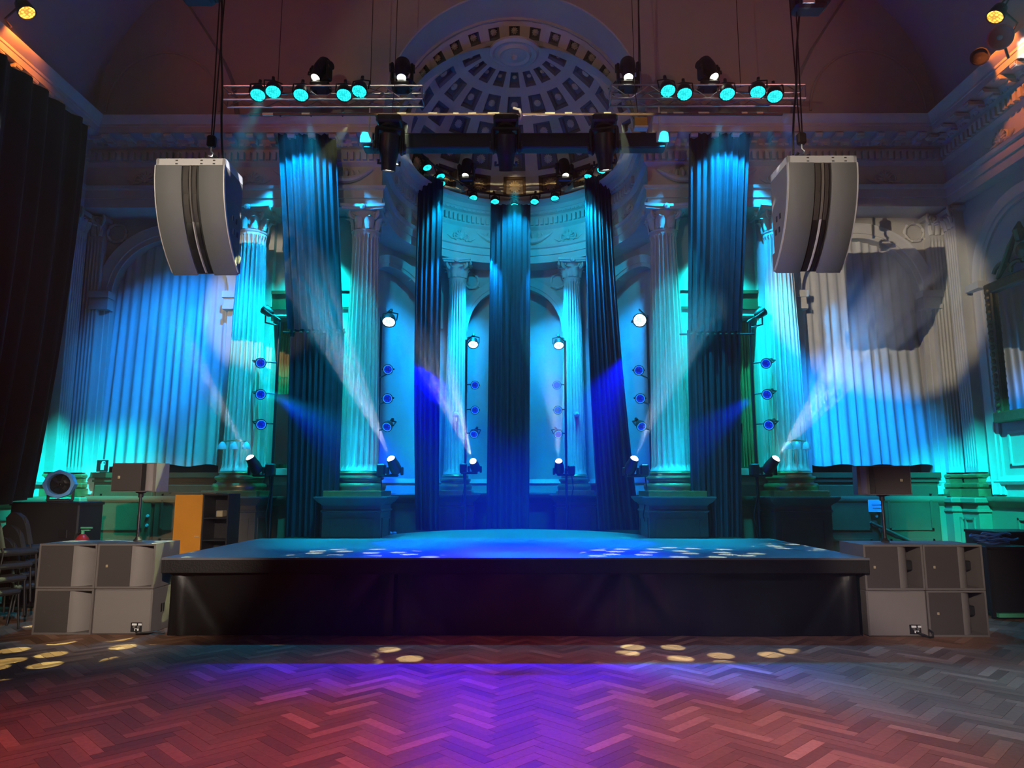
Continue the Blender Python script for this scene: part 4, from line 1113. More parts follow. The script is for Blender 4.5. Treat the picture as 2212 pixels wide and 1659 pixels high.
truss('aluminium lighting truss hanging over the right side of the stage', at(1320, 200, YT).x, at(1740, 200, YT).x, YT, za, zb, .24)
for s in (-1, 1):
    a, b = at(1112+s*205, 225, 11.3), at(1112+s*228, 300, 11.3)
for i, (x, y, dx) in enumerate(((557, 205, .15), (590, 198, .3), (650, 205, .12), (743, 205, .1), (776, 197, -.05))):
    nm = ('outermost', 'second', 'third', 'fourth', 'innermost')[i]
    place_par('truss', '%s cyan par can on the left truss, counted from the wall' % nm if i in (1, 2, 3) else '%s cyan par can on the left truss' % nm, at(x, y, 10.86), (dx*.6, -.42, -.9), 'lens_cyan', grp='cyan par cans on the two trusses', r=.125, L=.18)
for i, (x, y, dx) in enumerate(((1443, 196, .05), (1479, 203, -.1), (1571, 203, -.1), (1637, 199, -.35), (1674, 208, -.2))):
    nm = ('innermost', 'fourth', 'third', 'second', 'outermost')[i]
    place_par('truss', '%s cyan par can on the right truss, counted from the wall' % nm if i in (1, 2, 3) else '%s cyan par can on the right truss' % nm, at(x, y, 10.86), (dx*.6, -.42, -.9), 'lens_cyan')
# front lighting bar with bright tape marks
t = thing('lighting_bar', 'long brown pipe across the stage with pale tape marks', 'pipe', (0, 0, 0)); YBAR = 10.55
A, B = at(540, 247, YBAR), at(1690, 247, YBAR)
MB().tube([A, B], .024, 10).build('pipe', 'bar_brown', t)
MB().tube([A+Vector((.2, .12, .07)), B+Vector((-.2, .12, .07))], .018, 8).build('rear_pipe', 'bar_brown', t)
ft = None
tm = MB().tube([(-.5, 0, 0), (.5, 0, 0)], .0255, 10)
for x, wd in ((579, 24), (661, 18), (868, 20), (935, 20), (985, 12), (1020, 18), (1066, 26), (1188, 22), (1228, 16), (1312, 16), (1434, 14), (1465, 22), (1520, 24), (1608, 12), (1641, 14)):
    if ft is None: ft = tm.build('tape', 'tape', t); o = ft
    else: o = ft.copy(); C.objects.link(o); o.parent = t
    p = at(x, 247, YBAR); o.location = (p.x, YBAR, A.z); o.scale = (wd/1540*YBAR*1.03, 1, 1)
for x in (606, 672, 740, 812, 1150, 1395): MB().tube([(at(x, 247, YBAR).x, YBAR, A.z-.03), (at(x, 247, YBAR).x, YBAR+.06, A.z+.05), (at(x, 247, YBAR).x, YBAR+.14, A.z+.09)], .016, 6).build('clamp', 'fixture', t)
for x in (-1.95, 1.95): MB().tube([(x, YBAR, A.z), (x, YBAR+.2, A.z+.55), (x, YBAR+.35, 12.0)], .006, 5).build('hanger', 'chain', t)
# hangers to the ceiling carry bar and trusses
for i, (x, Y) in enumerate(((800, 11.0), (1385, 11.0), (600, 11.0), (1600, 11.0))):
    p = at(x, 188, YT); Y = YT; tag(MB().tube([(p.x, Y, p.z), (p.x, Y, 12.2)], .006, 5).build('hanger_wire', 'chain', None), 'thin dark wire rising from the %s' % ('left truss, inner one', 'right truss, inner one', 'left truss, outer one', 'right truss, outer one')[i], 'wire')
# roller screen case
t = thing('screen_case', 'long dark roller screen case with pale end boxes under the lighting bar', 'projection screen', (0, 0, 0)); Y = 11.0
a, b = at(780, 286, Y), at(1443, 318, Y); h = a.z-b.z
MB().box(((a.x+b.x)/2, Y+.12, (a.z+b.z)/2), (b.x-a.x-.06, .22, h), ch=.02).build('case', 'sign_black', t, angle=30)
for x in (a.x+.09, b.x-.09):
    MB().box((x, Y+.11, a.z-.09), (.20, .26, .19), ch=.008).build('end_box', 'white_panel', t, angle=30)
    MB().tube([(x, Y+.19, a.z-.01), (x, Y+.19, at(700, 213, YT).z)], .014, 6).build('strap', 'white_panel', t)
p = at(1383, 268, 10.575)
t = thing('control_box', 'small ochre box clamped on the lighting bar', 'box', p)
MB().box((0, 0, 0), (.20, .16, .16), ch=.008).build('case', 'yellow_box', t, angle=30); MB().box((0, -.03, -.09), (.21, .14, .03)).build('lip', 'white_panel', t, smooth=False); MB().tube([(-.08, 0, .07), (-.12, 0, .14), (-.02, 0, .18)], .014, 6).build('clamp', 'fixture', t)
# moving heads
def mover(label, loc, rot, tilt, pan=0, sc=1.0, lens='lens_warm', grp=None):
    t = thing('moving_head', label, 'stage light', loc, rot, grp); t.scale = (sc, sc, sc)
    P = RZ(pan)
    MB().box((0, 0, -.07), (.40, .34, .14), ch=.03).build('base', 'fixture', t, angle=30)
    MB().box((0, -.172, -.07), (.10, .008, .05)).build('display', 'dark_metal', t, smooth=False)
    yk = MB().lathe([(.14, -.14), (.14, -.18), (.10, -.19), (0, -.19)], 20).box((0, 0, -.215), (.46, .16, .07), P, ch=.02)
    for s in (-1, 1): yk.box((s*.205, 0, -.40), (.065, .17, .40), P, ch=.025).lathe([(.09, 0), (.085, .03), (0, .035)], 16, P @ T(s*.235, 0, -.50) @ RY(s*PI/2))
    yk.build('yoke', 'fixture', t, angle=35)
    X = P @ T(0, 0, -.50) @ RX(tilt)
    hd = MB().lathe([(0, .24), (.10, .235), (.155, .20), (.165, .08), (.165, -.05), (.145, -.12), (.13, -.20), (.115, -.33), (.115, -.37), (.095, -.37), (.09, -.34)], 22, X)
    h = hd.build('head', 'fixture', t, angle=35)
    MB().lathe([(.095, -.345), (.05, -.355), (0, -.36)], 20, X).build('lens', lens, h)
    hl = MB()
    for s in (-1, 1): hl.tube([X @ Vector((s*.12, -.06, -.27)), X @ Vector((s*.17, -.08, -.28)), X @ Vector((s*.165, -.10, -.22))], .02, 6)
    hl.build('handle', 'fixture', h)
    for s in (-1, 1): MB().tube([(s*.12, 0, 0), (s*.12, 0, .07)], .03, 8).build('clamp', 'dark_metal', t)
    return t
for i, (x, y0, pan, tl) in enumerate(((842, 262, .25, R(16)), (1093, 258, 0, R(28)), (1305, 262, -.25, R(16)))):
    p = at(x, y0, YBAR); t = mover('big black moving head hanging %s the lighting bar' % ('at the left of', 'in the middle of', 'at the right of')[i], (p.x, YBAR+.02, A.z-.06), (0, 0, 0), tl, pan, .98, 'lens_warm', 'moving heads under the lighting bar')
    if i == 1:
        MB().tube([(.12, -.2, .06), (.22, -.22, .02), (.25, -.2, -.08), (.22, -.18, -.14)], .022, 8).build('strap', 'steel_light', t)
for i, (x, y, pan, tl) in enumerate(((692, 206, .45, R(150)), (867, 208, -.1, R(152)), (1358, 204, .12, R(152)), (1532, 204, -.45, R(150)))):
    p = at(x, y, YT+.1); mover('black moving head standing on the %s truss, %s' % (('left', 'left', 'right', 'right')[i], ('outer one', 'inner one', 'inner one', 'outer one')[i]), (p.x, YT+.12, zb-.02), (PI, 0, 0), tl, pan, .80, 'lens_warm', 'moving heads on the trusses')
def ledge(px, py, r=2.02):
    d = ray(px, py); o = Vector((0, 0, EYE))
    a = d.x*d.x+d.y*d.y; b = -2*d.y*CA; c_ = CA*CA-r*r
    t = (-b+math.sqrt(max(0, b*b-4*a*c_)))/(2*a); return o+d*t
AP = ((923, 362), (952, 381), (953, 397), (1022, 428), (1069, 436), (1111, 445), (1155, 436), (1199, 429), (1271, 382), (1272, 404), (1299, 368))
AN = ('outermost cyan par can at the left end of the apse ledge', 'upper of the close pair of cyan par cans at the left of the apse ledge', 'lower of the close pair of cyan par cans at the left of the apse ledge', 'single cyan par can left of the centre drape top on the apse ledge', 'cyan par can over the left edge of the centre drape', 'cyan par can over the middle of the centre drape', 'cyan par can over the right edge of the centre drape', 'single cyan par can right of the centre drape top on the apse ledge', 'upper of the close pair of cyan par cans at the right of the apse ledge', 'lower of the close pair of cyan par cans at the right of the apse ledge', 'outermost cyan par can at the right end of the apse ledge')
rail = thing('ledge_rail', 'curved dark pipe following the apse ledge and carrying the small lights', 'pipe', (0, 0, 0))
rp = [ledge(x, y-18, 2.02) for x, y in ((905, 345), (923, 362), (952, 388), (1022, 428), (1069, 438), (1111, 443), (1155, 438), (1199, 429), (1271, 392), (1299, 368), (1320, 352))]
MB().tube(rp, .02, 8).build('pipe', 'fixture', rail)
for q_ in (2, 4, 6, 8): 
    v = rp[q_]; n_ = (Vector((v.x, v.y-CA, 0))).normalized(); MB().tube([v, v+n_*.25+Vector((0, 0, -.05))], .012, 6).build('bracket', 'fixture', rail)
for i, (x, y) in enumerate(AP):
    p = ledge(x, y, 2.0); place_par('ledge', AN[i], p, (-p.x*.18, -.40+(.15 if abs(p.x) > 1 else 0), -.9), 'lens_cyan', r=.095, L=.14, grp='cyan par cans along the apse ledge')
for i, (x, y) in enumerate(((1008, 366), (1219, 366))):
    p = ledge(x, y+30, 1.98); mover('small black moving head on the apse ledge, %s of the gilt sun' % ('left' if i == 0 else 'right'), (p.x, p.y, p.z+.0), (PI, 0, 0), R(156), .2 if i == 0 else -.2, .75, 'lens_warm', 'small moving heads on the apse ledge')

# ------------------------------------------------------------------ lamp booms
def boom(side, which, base, ztop, pars, top, head, lens_top):
    """pole with clamped cans; base = floor point"""
    t = thing('lamp_boom', 'upright black pole carrying blue lamps %s' % which, 'pole', base, (0, 0, 0), 'upright lamp booms')
    MB().tube([(0, 0, .02), (0, 0, ztop)], .024, 10).build('pole', 'dark_metal', t)
    MB().box((0, 0, .015), (.29, .29, .03), ch=.006).build('base_plate', 'fixture', t, angle=30)
    return t
BO = (
 ('left', 'by the left outer column', 594, 11.92, ((563, 784), (563, 852), (564, 917)), (572, 668), (541, 990), 'column'),
 ('left', 'by the left inner column', 818, 13.05, ((838, 798), (837, 861), (836, 922)), (840, 695), (845, 992), 'inner'),
 ('left', 'by the left apse column', 1006, 14.40, ((1026, 832), (1026, 886), (1024, 938)), (1022, 744), (1022, 997), 'apse'),
 ('right', 'by the right apse column', 1222, 14.40, ((1203, 832), (1205, 886), (1206, 938)), (1207, 746), (1207, 997), 'apse'),
 ('right', 'by the right inner column', 1404, 13.05, ((1380, 800), (1383, 861), (1386, 921)), (1382, 692), (1370, 992), 'inner'),
 ('right', 'by the right outer column', 1629, 11.92, ((1655, 785), (1657, 852), (1661, 918)), (1648, 672), (1675, 992), 'column'))
BEAM = []
AIMS = ((300, 560, 10.2), (600, 470, 9.6), (835, 480, 9.6), (1172, 560, 11.4), (1500, 690, 10.6), (2050, 480, 9.6))
for bi, (side, which, px, Y, pars, top, head, kind) in enumerate(BO):
    pb = at(px, 900, Y); z_top = at(px, (690 if kind == 'column' else top[1]-10), Y).z
    t = boom(side, which, (pb.x, Y, 0), z_top, pars, top, head, None)
    YL = Y-1.05 if kind == 'inner' else Y-.10
    for k, (x, y) in enumerate(pars):
        p = at(x, y, YL); s = 1 if p.x < 0 else -1
        d = (s*.55, -.75, -.35) if kind == 'column' else ((s*.12, -1, -.2) if k != 2 else (-s*.15, -.9, -.5))
        if kind == 'column' and side == 'left': d = (.5, -.85, -.3)
        lab = '%s of three blue par cans on the pole %s' % (('top', 'middle', 'bottom')[k], which)
        place_par('boom', lab, p, d, 'lens_blue', r=.080 if False else .085, L=.14, grp='blue par cans on the booms')
        v = Vector(p)-Vector((pb.x, Y, 0)); MB().tube([(0, 0, v.z+.02), (v.x*.8, v.y*.5+.0, v.z+.03), (v.x, v.y+.13, v.z+.05)], .014, 6).build('arm', 'dark_metal', t)
    p = at(*top, YL if kind == 'inner' else Y-.05)
    if kind == 'column':
        s = 1 if side == 'right' else -1
        par('black par can tilted upward on top of the pole %s' % which, p, (s*.75, .1, .55), 'sign_black', .085, .16, None, 'top lamps of the booms')
        MB().tube([(0, 0, p.z-.28), (p.x-pb.x, 0, p.z-.22), (p.x-pb.x, 0, p.z-.05)], .014, 6).build('arm', 'dark_metal', t)
    else:
        dd = (0, -.62, -.78) if not (side == 'right' and kind == 'inner') else (-.1, -.95, -.1)
        par('bright white par can on top of the pole %s' % which, p, dd, 'lens_white', .115 if kind == 'inner' else .105, .15, None, 'top lamps of the booms')
        MB().tube([(0, 0, z_top-.02), (p.x-pb.x, p.y-Y+.02, p.z+.2)], .014, 6).build('arm', 'dark_metal', t)
    # moving head clamped low on the pole, head pointing up
    p = at(*head, YL-.02); s = -1 if p.x < pb.x else 1
    hx = p.x
    mv = thing('moving_head', 'moving head pointing up, low on the pole %s' % which, 'stage light', p, (0, 0, 0), 'small moving heads on the booms')
    dirv = at(*AIMS[bi])-p
    dirv.normalize(); X = dirv.to_track_quat('Z', 'Y').to_matrix().to_4x4()
    k = .62
    hd = MB().lathe([(r_*k, z_*k) for r_, z_ in [(0, -.46), (.10, -.455), (.15, -.42), (.16, -.30), (.155, -.18), (.135, -.10), (.125, -.01), (.125, .02), (.105, .02), (.10, .0)]], 20, X).build('head', 'fixture', mv, angle=35)
    MB().lathe([(.118*k, .0), (.10*k, .025), (.06*k, .045), (0, .052)], 18, X).build('lens', 'lens_warm', hd)
    cpt = X @ Vector((0, 0, -.20)); sd = Vector((pb.x-p.x, .12, 0)); sd = Vector((1 if sd.x > 0 else -1, 0, 0))
    bx = cpt+sd*.24+Vector((0, 0, -.02))
    MB().box(tuple(cpt+sd*.12+Vector((0, 0, -.11))), (.34, .09, .05), None, ch=.015).box(tuple(cpt+sd*.13+Vector((0, 0, -.04))), (.045, .09, .14), None, ch=.012).box(tuple(cpt-sd*.11+Vector((0, 0, -.04))), (.045, .09, .14), None, ch=.012).build('yoke', 'fixture', mv, angle=35)
    MB().box(tuple(bx), (.14, .16, .20), None, ch=.02).build('base', 'fixture', mv, angle=30)
    cab = p+bx-Vector((pb.x, Y, 0)); MB().tube([(0, 0, cab.z), tuple(cab)], .016, 6).build('arm', 'dark_metal', t)
    MB().tube([tuple(cab+Vector((0, -.04, -.08))), tuple(cab+Vector((.03, -.05, -.35))), tuple(cab+Vector((-.04, .0, -.75))), (0.02, -.05, .5)], .010, 6).build('cable', 'rubber', t)
    BEAM.append((p+dirv*.065, dirv))
# ------------------------------------------------------------------ smaller things round the walls
# bell-shaded wall lamps on the outer columns
for s in (-1, 1):
    xs_ = ((480, 505, 532) if s < 0 else (1703, 1722, 1742)); Y = 11.78
    ps = [at(x, 964, Y) for x in xs_]
    t = thing('wall_lamp', 'wall lamp with three pale bell shades on the %s outer column' % ('left' if s < 0 else 'right'), 'lamp', ps[1])
    o0 = ps[1]; f0 = None
    MB().tube([ps[0]-o0+Vector((0, 0, .08)), Vector((0, 0, .10)), ps[2]-o0+Vector((0, 0, .08))], .010, 6).tube([(0, 0, .10), (0, .10, .12), (0, .17, .10)], .012, 6).build('arm', 'gilt', t)
    for p in ps:
        if f0 is None: f0 = MB().lathe([(.0, .075), (.02, .074), (.03, .06), (.055, .03), (.068, -.02), (.072, -.05), (.066, -.05), (.05, .02), (0, .05)], 16).build('shade', 'glass_bell', t); o = f0
        else: o = f0.copy(); C.objects.link(o); o.parent = t
        o.location = p-o0
# doors under the arched windows
for n_, (c, r) in enumerate(WIN):
    s = -1 if c < 0 else 1
    mb = MB().box((c, YB-.03, .98), (2.0*r, .08, 1.96)).box((c, YB-.06, 1.93), (2.0*r+.1, .12, .09)).box((c, YB-.05, 1.83), (2.0*r+.04, .10, .04))
    d = structure(mb.build('door_%d' % (n_+1), 'brown_wood', None, smooth=False), 'dark wooden panelled double door below the arched window')
    for q_ in (-1, 1):
        structure(MB().box((c+q_*r*.5, YB-.085, .9), (r-.06, .05, 1.72), ch=.01).build('door_leaf', 'brown_wood', d, smooth=False))
        for z_, h_ in ((.5, .7), (1.3, .62)): structure(pedestal_panel(r-.3, z_-h_/2, z_+h_/2, 0).build('panel', 'brown_wood', d, smooth=False, loc=(c+q_*r*.5, YB-.115, 0)))
    for zz in (.62, .78): structure(MB().lathe([(.0, .03), (.025, .028), (.03, .01), (.012, 0)], 10, T(c-.06, YB-.12, zz+.45) @ RX(PI/2)).build('handle', 'steel_light', d))
a, b = at(1880, 1128, 12.44), at(1975, 1172, 12.44)
tag(MB().tube([a, b], .022, 8).build('push_bar', 'bar_brown', None), 'slanting handrail on the wooden door behind the right pole speaker', 'handrail')
p = at(1892, 1093, 12.42)
t = thing('notice_sign', 'pale blue notice on the wooden door behind the right pole speaker', 'sign', p)
MB().box((0, 0, 0), (.26, .014, .21), ch=.004).build('board', 'sign_blue', t, angle=30)
MB().box((.01, -.010, .035), (.17, .005, .028)).box((.015, -.010, -.025), (.155, .005, .024)).build('lines', 'blue_plastic', t, smooth=False)
# wavy lining hanging below the right curtain
# fire sign and extinguisher
p = at(222, 1006, 12.40)
t = thing('fire_sign', 'square black sign with a white fire extinguisher symbol', 'sign', p)
MB().box((0, 0, 0), (.215, .012, .215)).build('board', 'sign_white', t, smooth=False); MB().box((0, -.008, 0), (.195, .006, .195)).build('field', 'sign_black', t, smooth=False)
MB().box((0, -.013, -.02), (.06, .004, .11), ch=.0015).box((0, -.013, .05), (.03, .004, .03)).box((.018, -.013, .07), (.05, .004, .012)).box((.042, -.013, .04), (.010, .004, .06)).build('symbol', 'sign_white', t, smooth=False)
p = at(178, 1160, 10.4)
t = thing('fire_extinguisher', 'red fire extinguisher standing behind the left bass cabinets', 'extinguisher', (p.x, 10.4, 0)); hz = p.z-.02
MB().lathe([(0, 0), (.09, 0), (.10, .02), (.10, hz-.06), (.085, hz), (.045, hz+.05), (.03, hz+.06), (0, hz+.06)], 20).build('body', 'red_paint', t)
MB().box((0, -.101, hz-.30), (.10, .006, .16)).build('label', 'sign_white', t, smooth=False)
MB().tube([(0, 0, hz+.05), (0, 0, hz+.11)], .022, 8).box((.05, 0, hz+.15), (.16, .03, .022), RY(0)).box((.04, 0, hz+.115), (.12, .03, .018)).build('valve', 'green_plastic', t, angle=30)
MB().tube([(-.03, 0, hz+.09), (-.10, 0, hz+.05), (-.12, 0, hz-.1), (-.115, 0, hz-.3)], .012, 6).build('hose', 'rubber', t)
# open orange cupboard behind the stage
a, b = at(381, 1066, 11.0), at(440, 1066, 11.0)
t = thing('cupboard', 'open cupboard with an orange door and dark shelves, left of the stage', 'cupboard', (b.x, 11.0, 0)); hz = a.z
w = b.x-a.x
dr = MB().box((-w/2, -.012, (hz-.03)/2+.02), (w, .022, hz-.05)).build('door', 'orange_wood', t, smooth=False)
MB().box((-.055, -.03, .98), (.075, .012, .012)).build('handle', 'steel_light', dr, smooth=False)
W2 = at(479, 1080, 11.0).x-b.x+.10
cb = MB().box((W2/2+.0, .22, hz-.015), (W2+w*.0+.02, .46, .025)).box((W2/2, .22, .02), (W2, .44, .04)).box((W2, .22, hz/2), (.02, .44, hz-.04)).box((.01, .22, hz/2), (.02, .44, hz-.04)).box((W2/2, .435, hz/2), (W2, .015, hz-.04))
cb.build('carcass', 'stage_edge', t, smooth=False)
MB().box((-w/2+.05, .2, hz+.005), (w+.3, .44, .018)).build('top', 'brown_wood', t, smooth=False)
f0 = None
for z_ in (.45, .92, 1.25):
    if f0 is None: f0 = MB().box((W2/2, .22, 0), (W2-.04, .40, .018)).build('shelf', 'dark_metal', t, smooth=False); o = f0
    else: o = f0.copy(); C.objects.link(o); o.parent = t
    o.location = (0, 0, z_)
tag(MB().box((0, 0, 0), (.10, .18, .10), ch=.01).build('carton', 'badge', None, loc=(b.x+W2*.55, 11.2, 1.314), smooth=False), 'small pale carton on the shelf of the orange cupboard', 'box')
p = at(545, 1150, 11.95)
tag(MB().tube([(p.x, 11.95, 0), (p.x, 11.95, 1.13)], .025, 8).box((p.x, 11.95, .01), (.2, .2, .02)).build('short_post', 'metal', None), 'short grey post behind the left rear of the stage', 'post')
# round blue fan and black case on the left
p = at(131, 1046, 10.6)
t = thing('stage_fan', 'round blue-rimmed black fan resting on a dark case by the left wall', 'fan', p, (0, 0, R(18)))
oc = [(.205*math.cos(2*PI*k/8+PI/8), .205*math.sin(2*PI*k/8+PI/8)) for k in range(8)]
rows = []
for z_, s_ in ((.10, .96), (-.10, 1.0), (-.12, .97)): rows.append([RX(PI/2) @ Vector((x*s_, y*s_, -z_)) for x, y in oc for _ in (0,)])
mb = MB(); N8 = 32
def ring(r_, y_, oct_): 
    out = []
    for k in range(N8):
        a = 2*PI*k/N8; q_ = r_
        if oct_: q_ = r_/math.cos(((a) % (PI/4))-PI/8)*math.cos(PI/8)*1.04
        out.append((q_*math.cos(a), y_, q_*math.sin(a)))
    return out
mb.grid([ring(.19, .12, True), ring(.205, -.09, True), ring(.20, -.115, True), ring(.155, -.115, False), ring(.145, -.09, False), ring(.14, .06, False)], closed=True).build('rim', 'blue_plastic', t, angle=40)
MB().lathe([(.145, 0), (.12, .03), (.06, .05), (.03, .02), (.02, -.03), (0, -.035)], 24, T(0, .02, 0) @ RX(PI/2)).build('cone', 'fixture', t)
f0 = None
for k in range(5):
    if f0 is None: f0 = MB().box((.075, -.03, 0), (.12, .006, .055), RX(.5)).build('blade', 'fixture', t, smooth=False); o = f0
    else: o = f0.copy(); C.objects.link(o); o.parent = t
    o.rotation_euler = (0, k*2*PI/5, 0)
MB().box((0, .04, -.235), (.30, .22, .04), ch=.01).box((-.16, .05, -.12), (.03, .04, .22)).box((.16, .05, -.12), (.03, .04, .22)).build('stand', 'fixture', t, angle=30)
zc = p.z-.255
t = thing('road_case', 'dark road case under the round blue fan', 'case', (p.x-.1, 10.75, 0))
MB().box((0, 0, zc/2+.02), (1.0, .62, zc-.04), ch=.02).build('body', 'sign_black', t, angle=30)
for z_ in (.06, zc-.03): MB().box((0, 0, z_), (1.02, .64, .04)).build('edge_trim', 'dark_metal', t, smooth=False)
for x in (-.3, .3): MB().box((x, -.315, zc*.7), (.12, .02, .12), ch=.006).build('latch', 'dark_metal', t, angle=30)
# stacked hall chairs in the dark left corner
def chair():
    t = thing('hall_chair', 'x', 'chair', (0, 0, 0), (0, 0, 0), 'dark chairs stacked by the left wall')
    MB().box((0, -.02, .45), (.44, .42, .07), ch=.025).build('seat', 'chair_cloth', t, angle=40)
    rows = []
    for j in range(9):
        f = j/8; wv = .22*(1 if f < .55 else math.sqrt(max(.02, 1-((f-.55)/.47)**2))); z_ = .52+.40*f; y_ = .20+.10*f
        rows.append([(-wv, y_+.01, z_), (-wv*.95, y_-.025, z_), (wv*.95, y_-.025, z_), (wv, y_+.01, z_), (wv*.95, y_+.035, z_), (-wv*.95, y_+.035, z_)])
    mb = MB().grid(rows, closed=True); mb.f.append((0, 5, 4, 3, 2, 1)); mb.f.append(tuple(48+k for k in range(6))); mb.build('backrest', 'chair_cloth', t, angle=50)
    for sx_ in (-1, 1):
        MB().tube([(sx_*.20, -.20, .42), (sx_*.21, -.23, 0)], .012, 8).build('leg', 'dark_metal', t)
        MB().tube([(sx_*.20, .30, .86), (sx_*.20, .19, .45), (sx_*.21, .24, 0)], .012, 8).build('leg', 'dark_metal', t)
    return t
ch = chair(); first_ = True
words = ('bottom', 'second', 'third', 'fourth', 'top')
for sI, (x, y, a, stn) in enumerate(((-6.45, 9.55, 2.7, 'stack nearest the bass cabinets'), (-7.0, 9.1, 2.7, 'middle stack'), (-6.35, 8.9, 2.7, 'front stack'), (-7.0, 8.3, 2.7, 'outer stack by the drape'))):
    for k in range(4):
        lab = 'dark upholstered chair, %s of the %s at the left wall' % (words[k] if k < 3 else 'top', stn)
        loc = (x+.02*k, y+.055*k, k*.155)
        if first_: ch.location = loc; ch.rotation_euler = (0, 0, a); ch['label'] = lab; first_ = False
        else: dup(ch, loc, (0, 0, a), lab)
# dark boxes and cable heap at the right
a = atz(2168, 1325, 0); zt_ = at(2170, 1147, a.y).z
t = thing('equipment_case', 'tall black equipment case on castors at the right edge', 'case', (a.x+.40, a.y+.35, 0))
MB().box((0, 0, .10+(zt_-.1)/2), (.80, .70, zt_-.12), ch=.015).build('body', 'sign_black', t, angle=30)
for x in (-.32, .32):
    for y in (-.27, .27): MB().lathe([(.0, -.02), (.05, -.02), (.05, .02), (0, .02)], 14, T(x, y, .05) @ RY(PI/2)).box((x, y, .1), (.07, .07, .03)).build('castor', 'rubber', t)
for z_ in (.13, zt_-.03): MB().box((0, 0, z_), (.815, .715, .035)).build('edge_trim', 'dark_metal', t, smooth=False)
p = at(2128, 1175, 10.0)
t = thing('equipment_case', 'open black case with a heap of blue cable on it', 'case', (p.x+.12, 10.0, 0)); hz = p.z
MB().box((0, .0, hz/2+.04), (.62, .6, hz-.10), ch=.012).build('body', 'sign_black', t, angle=30)
MB().box((-.29, -.31, hz/2), (.045, .03, hz-.06)).box((0, -.31, hz-.03), (.62, .03, .04)).build('edge_trim', 'dark_metal', t, smooth=False)
MB().box((0, -.30, .06), (.5, .1, .05)).build('tray', 'green_plastic', t, smooth=False)
mb = MB(); rr = random.Random(5)
for k in range(7):
    r_ = .12+.03*rr.random(); cx_, cy_ = rr.uniform(-.12, .12), rr.uniform(-.1, .1); z_ = .014+.020*k
    mb.tube([(cx_+r_*1.4*math.cos(2*PI*q_/20), cy_+r_*math.sin(2*PI*q_/20), z_+.012*math.sin(q_*1.3+k)) for q_ in range(21)], .013, 6)
tag(mb.build('cable_heap', 'cable_blue', None, loc=(p.x+.08, 9.98, hz+.0)), 'heap of coiled blue cable on the open black case', 'cable')

# ------------------------------------------------------------------ right wall: arch and gilt mirror
X0 = HW
cy, ra = 10.55, 1.02
ins, outs = [], []
for k in range(33):
    a = PI*k/32; ins.append((X0-.002, cy+ra*math.cos(a), 5.12+ra*math.sin(a))); outs.append((X0-.002, cy+(ra+.24)*math.cos(a), 5.12+(ra+.24)*math.sin(a)))
ins = [(X0-.002, cy+ra, 1.6)]+ins+[(X0-.002, cy-ra, 1.6)]; outs = [(X0-.002, cy+ra+.24, 1.6)]+outs+[(X0-.002, cy-ra-.24, 1.6)]
structure(band(ins, outs, .06, [(-1, 0, 0)]*35).build('arch_trim', 'plaster_pale', wr))
for s in (-1, 1): structure(MB().box((X0-.08, cy+s*(ra+.12), 5.06), (.2, .34, .12)).build('impost', 'plaster_pale', wr, smooth=False))
t = thing('gilt_mirror', 'large mirror in a carved dark gilt frame on the right wall', 'mirror', (X0-.05, cy, 0))
y1, y0_, z0_, z1_ = .92, -.92, 2.74, 5.02; fw = .17
fr = MB()
for s, L in ((1, y1), (-1, y0_)): fr.box((-.03, L-s*fw/2, (z0_+z1_)/2), (.10, fw, z1_-z0_), ch=.02)
fr.box((-.03, 0, z1_-fw/2), (.12, y1-y0_, fw), ch=.02).box((-.04, 0, z0_+fw/2), (.15, y1-y0_+.06, fw), ch=.02)
f = fr.build('frame', 'old_gold', t, angle=30)
bd = MB().lathe([(.045, -.03), (.05, 0), (.03, .025), (0, .03)], 8, RY(-PI/2)); f0 = None
for k in range(18):
    for s in (-1, 1):
        if f0 is None: f0 = bd.build('carving', 'old_gold', f); o = f0
        else: o = f0.copy(); C.objects.link(o); o.parent = f
        o.location = (-.09, s*(.92-fw/2), z0_+.16+k*.118)
MB().box((-.0, 0, (z0_+z1_)/2), (.03, y1-y0_-2*fw+.06, z1_-z0_-2*fw+.06)).build('glass', 'mirror_glass', t, smooth=False)
cr = MB()
for s in (-1, 1):
    cr.tube([(-.05, s*(.55-.03*q_+.13*math.cos(q_*.55)*(1-q_/22)), z1_+.13+.13*math.sin(q_*.55)*(1-q_/22)) for q_ in range(18)], .035, 6)
    cr.tube([(-.05, s*.6, z1_+.02), (-.06, s*.4, z1_+.2), (-.07, s*.22, z1_+.42), (-.06, s*.10, z1_+.6)], [.03, .055, .05, .03], 8)
cr.lathe([(0, .04), (.09, .03), (.12, 0), (.10, -.03), (0, -.03)], 16, T(-.06, 0, z1_+.30) @ RY(-PI/2)).tube([(-.06, 0, z1_+.45), (-.08, 0, z1_+.62), (-.05, 0, z1_+.75)], [.06, .08, .02], 8)
cr.build('crest', 'old_gold', t, angle=40)
# panels under the mirror and wainscot panels on both side walls
for s, W_ in ((1, wr), (-1, wl)):
    for y in (10.55, 7.6):
        o = structure(pedestal_panel(1.5, .30, 1.25, 0).build('panel', 'dado', W_, smooth=False)); o.location = (s*(HW-.06), y, 0); o.rotation_euler = (0, 0, -s*PI/2)
    o = structure(pedestal_panel(1.7, 2.05, 2.6, 0).build('panel', 'plaster_pale', W_, smooth=False)); o.location = (s*(HW-.01), 10.55, 0); o.rotation_euler = (0, 0, -s*PI/2)

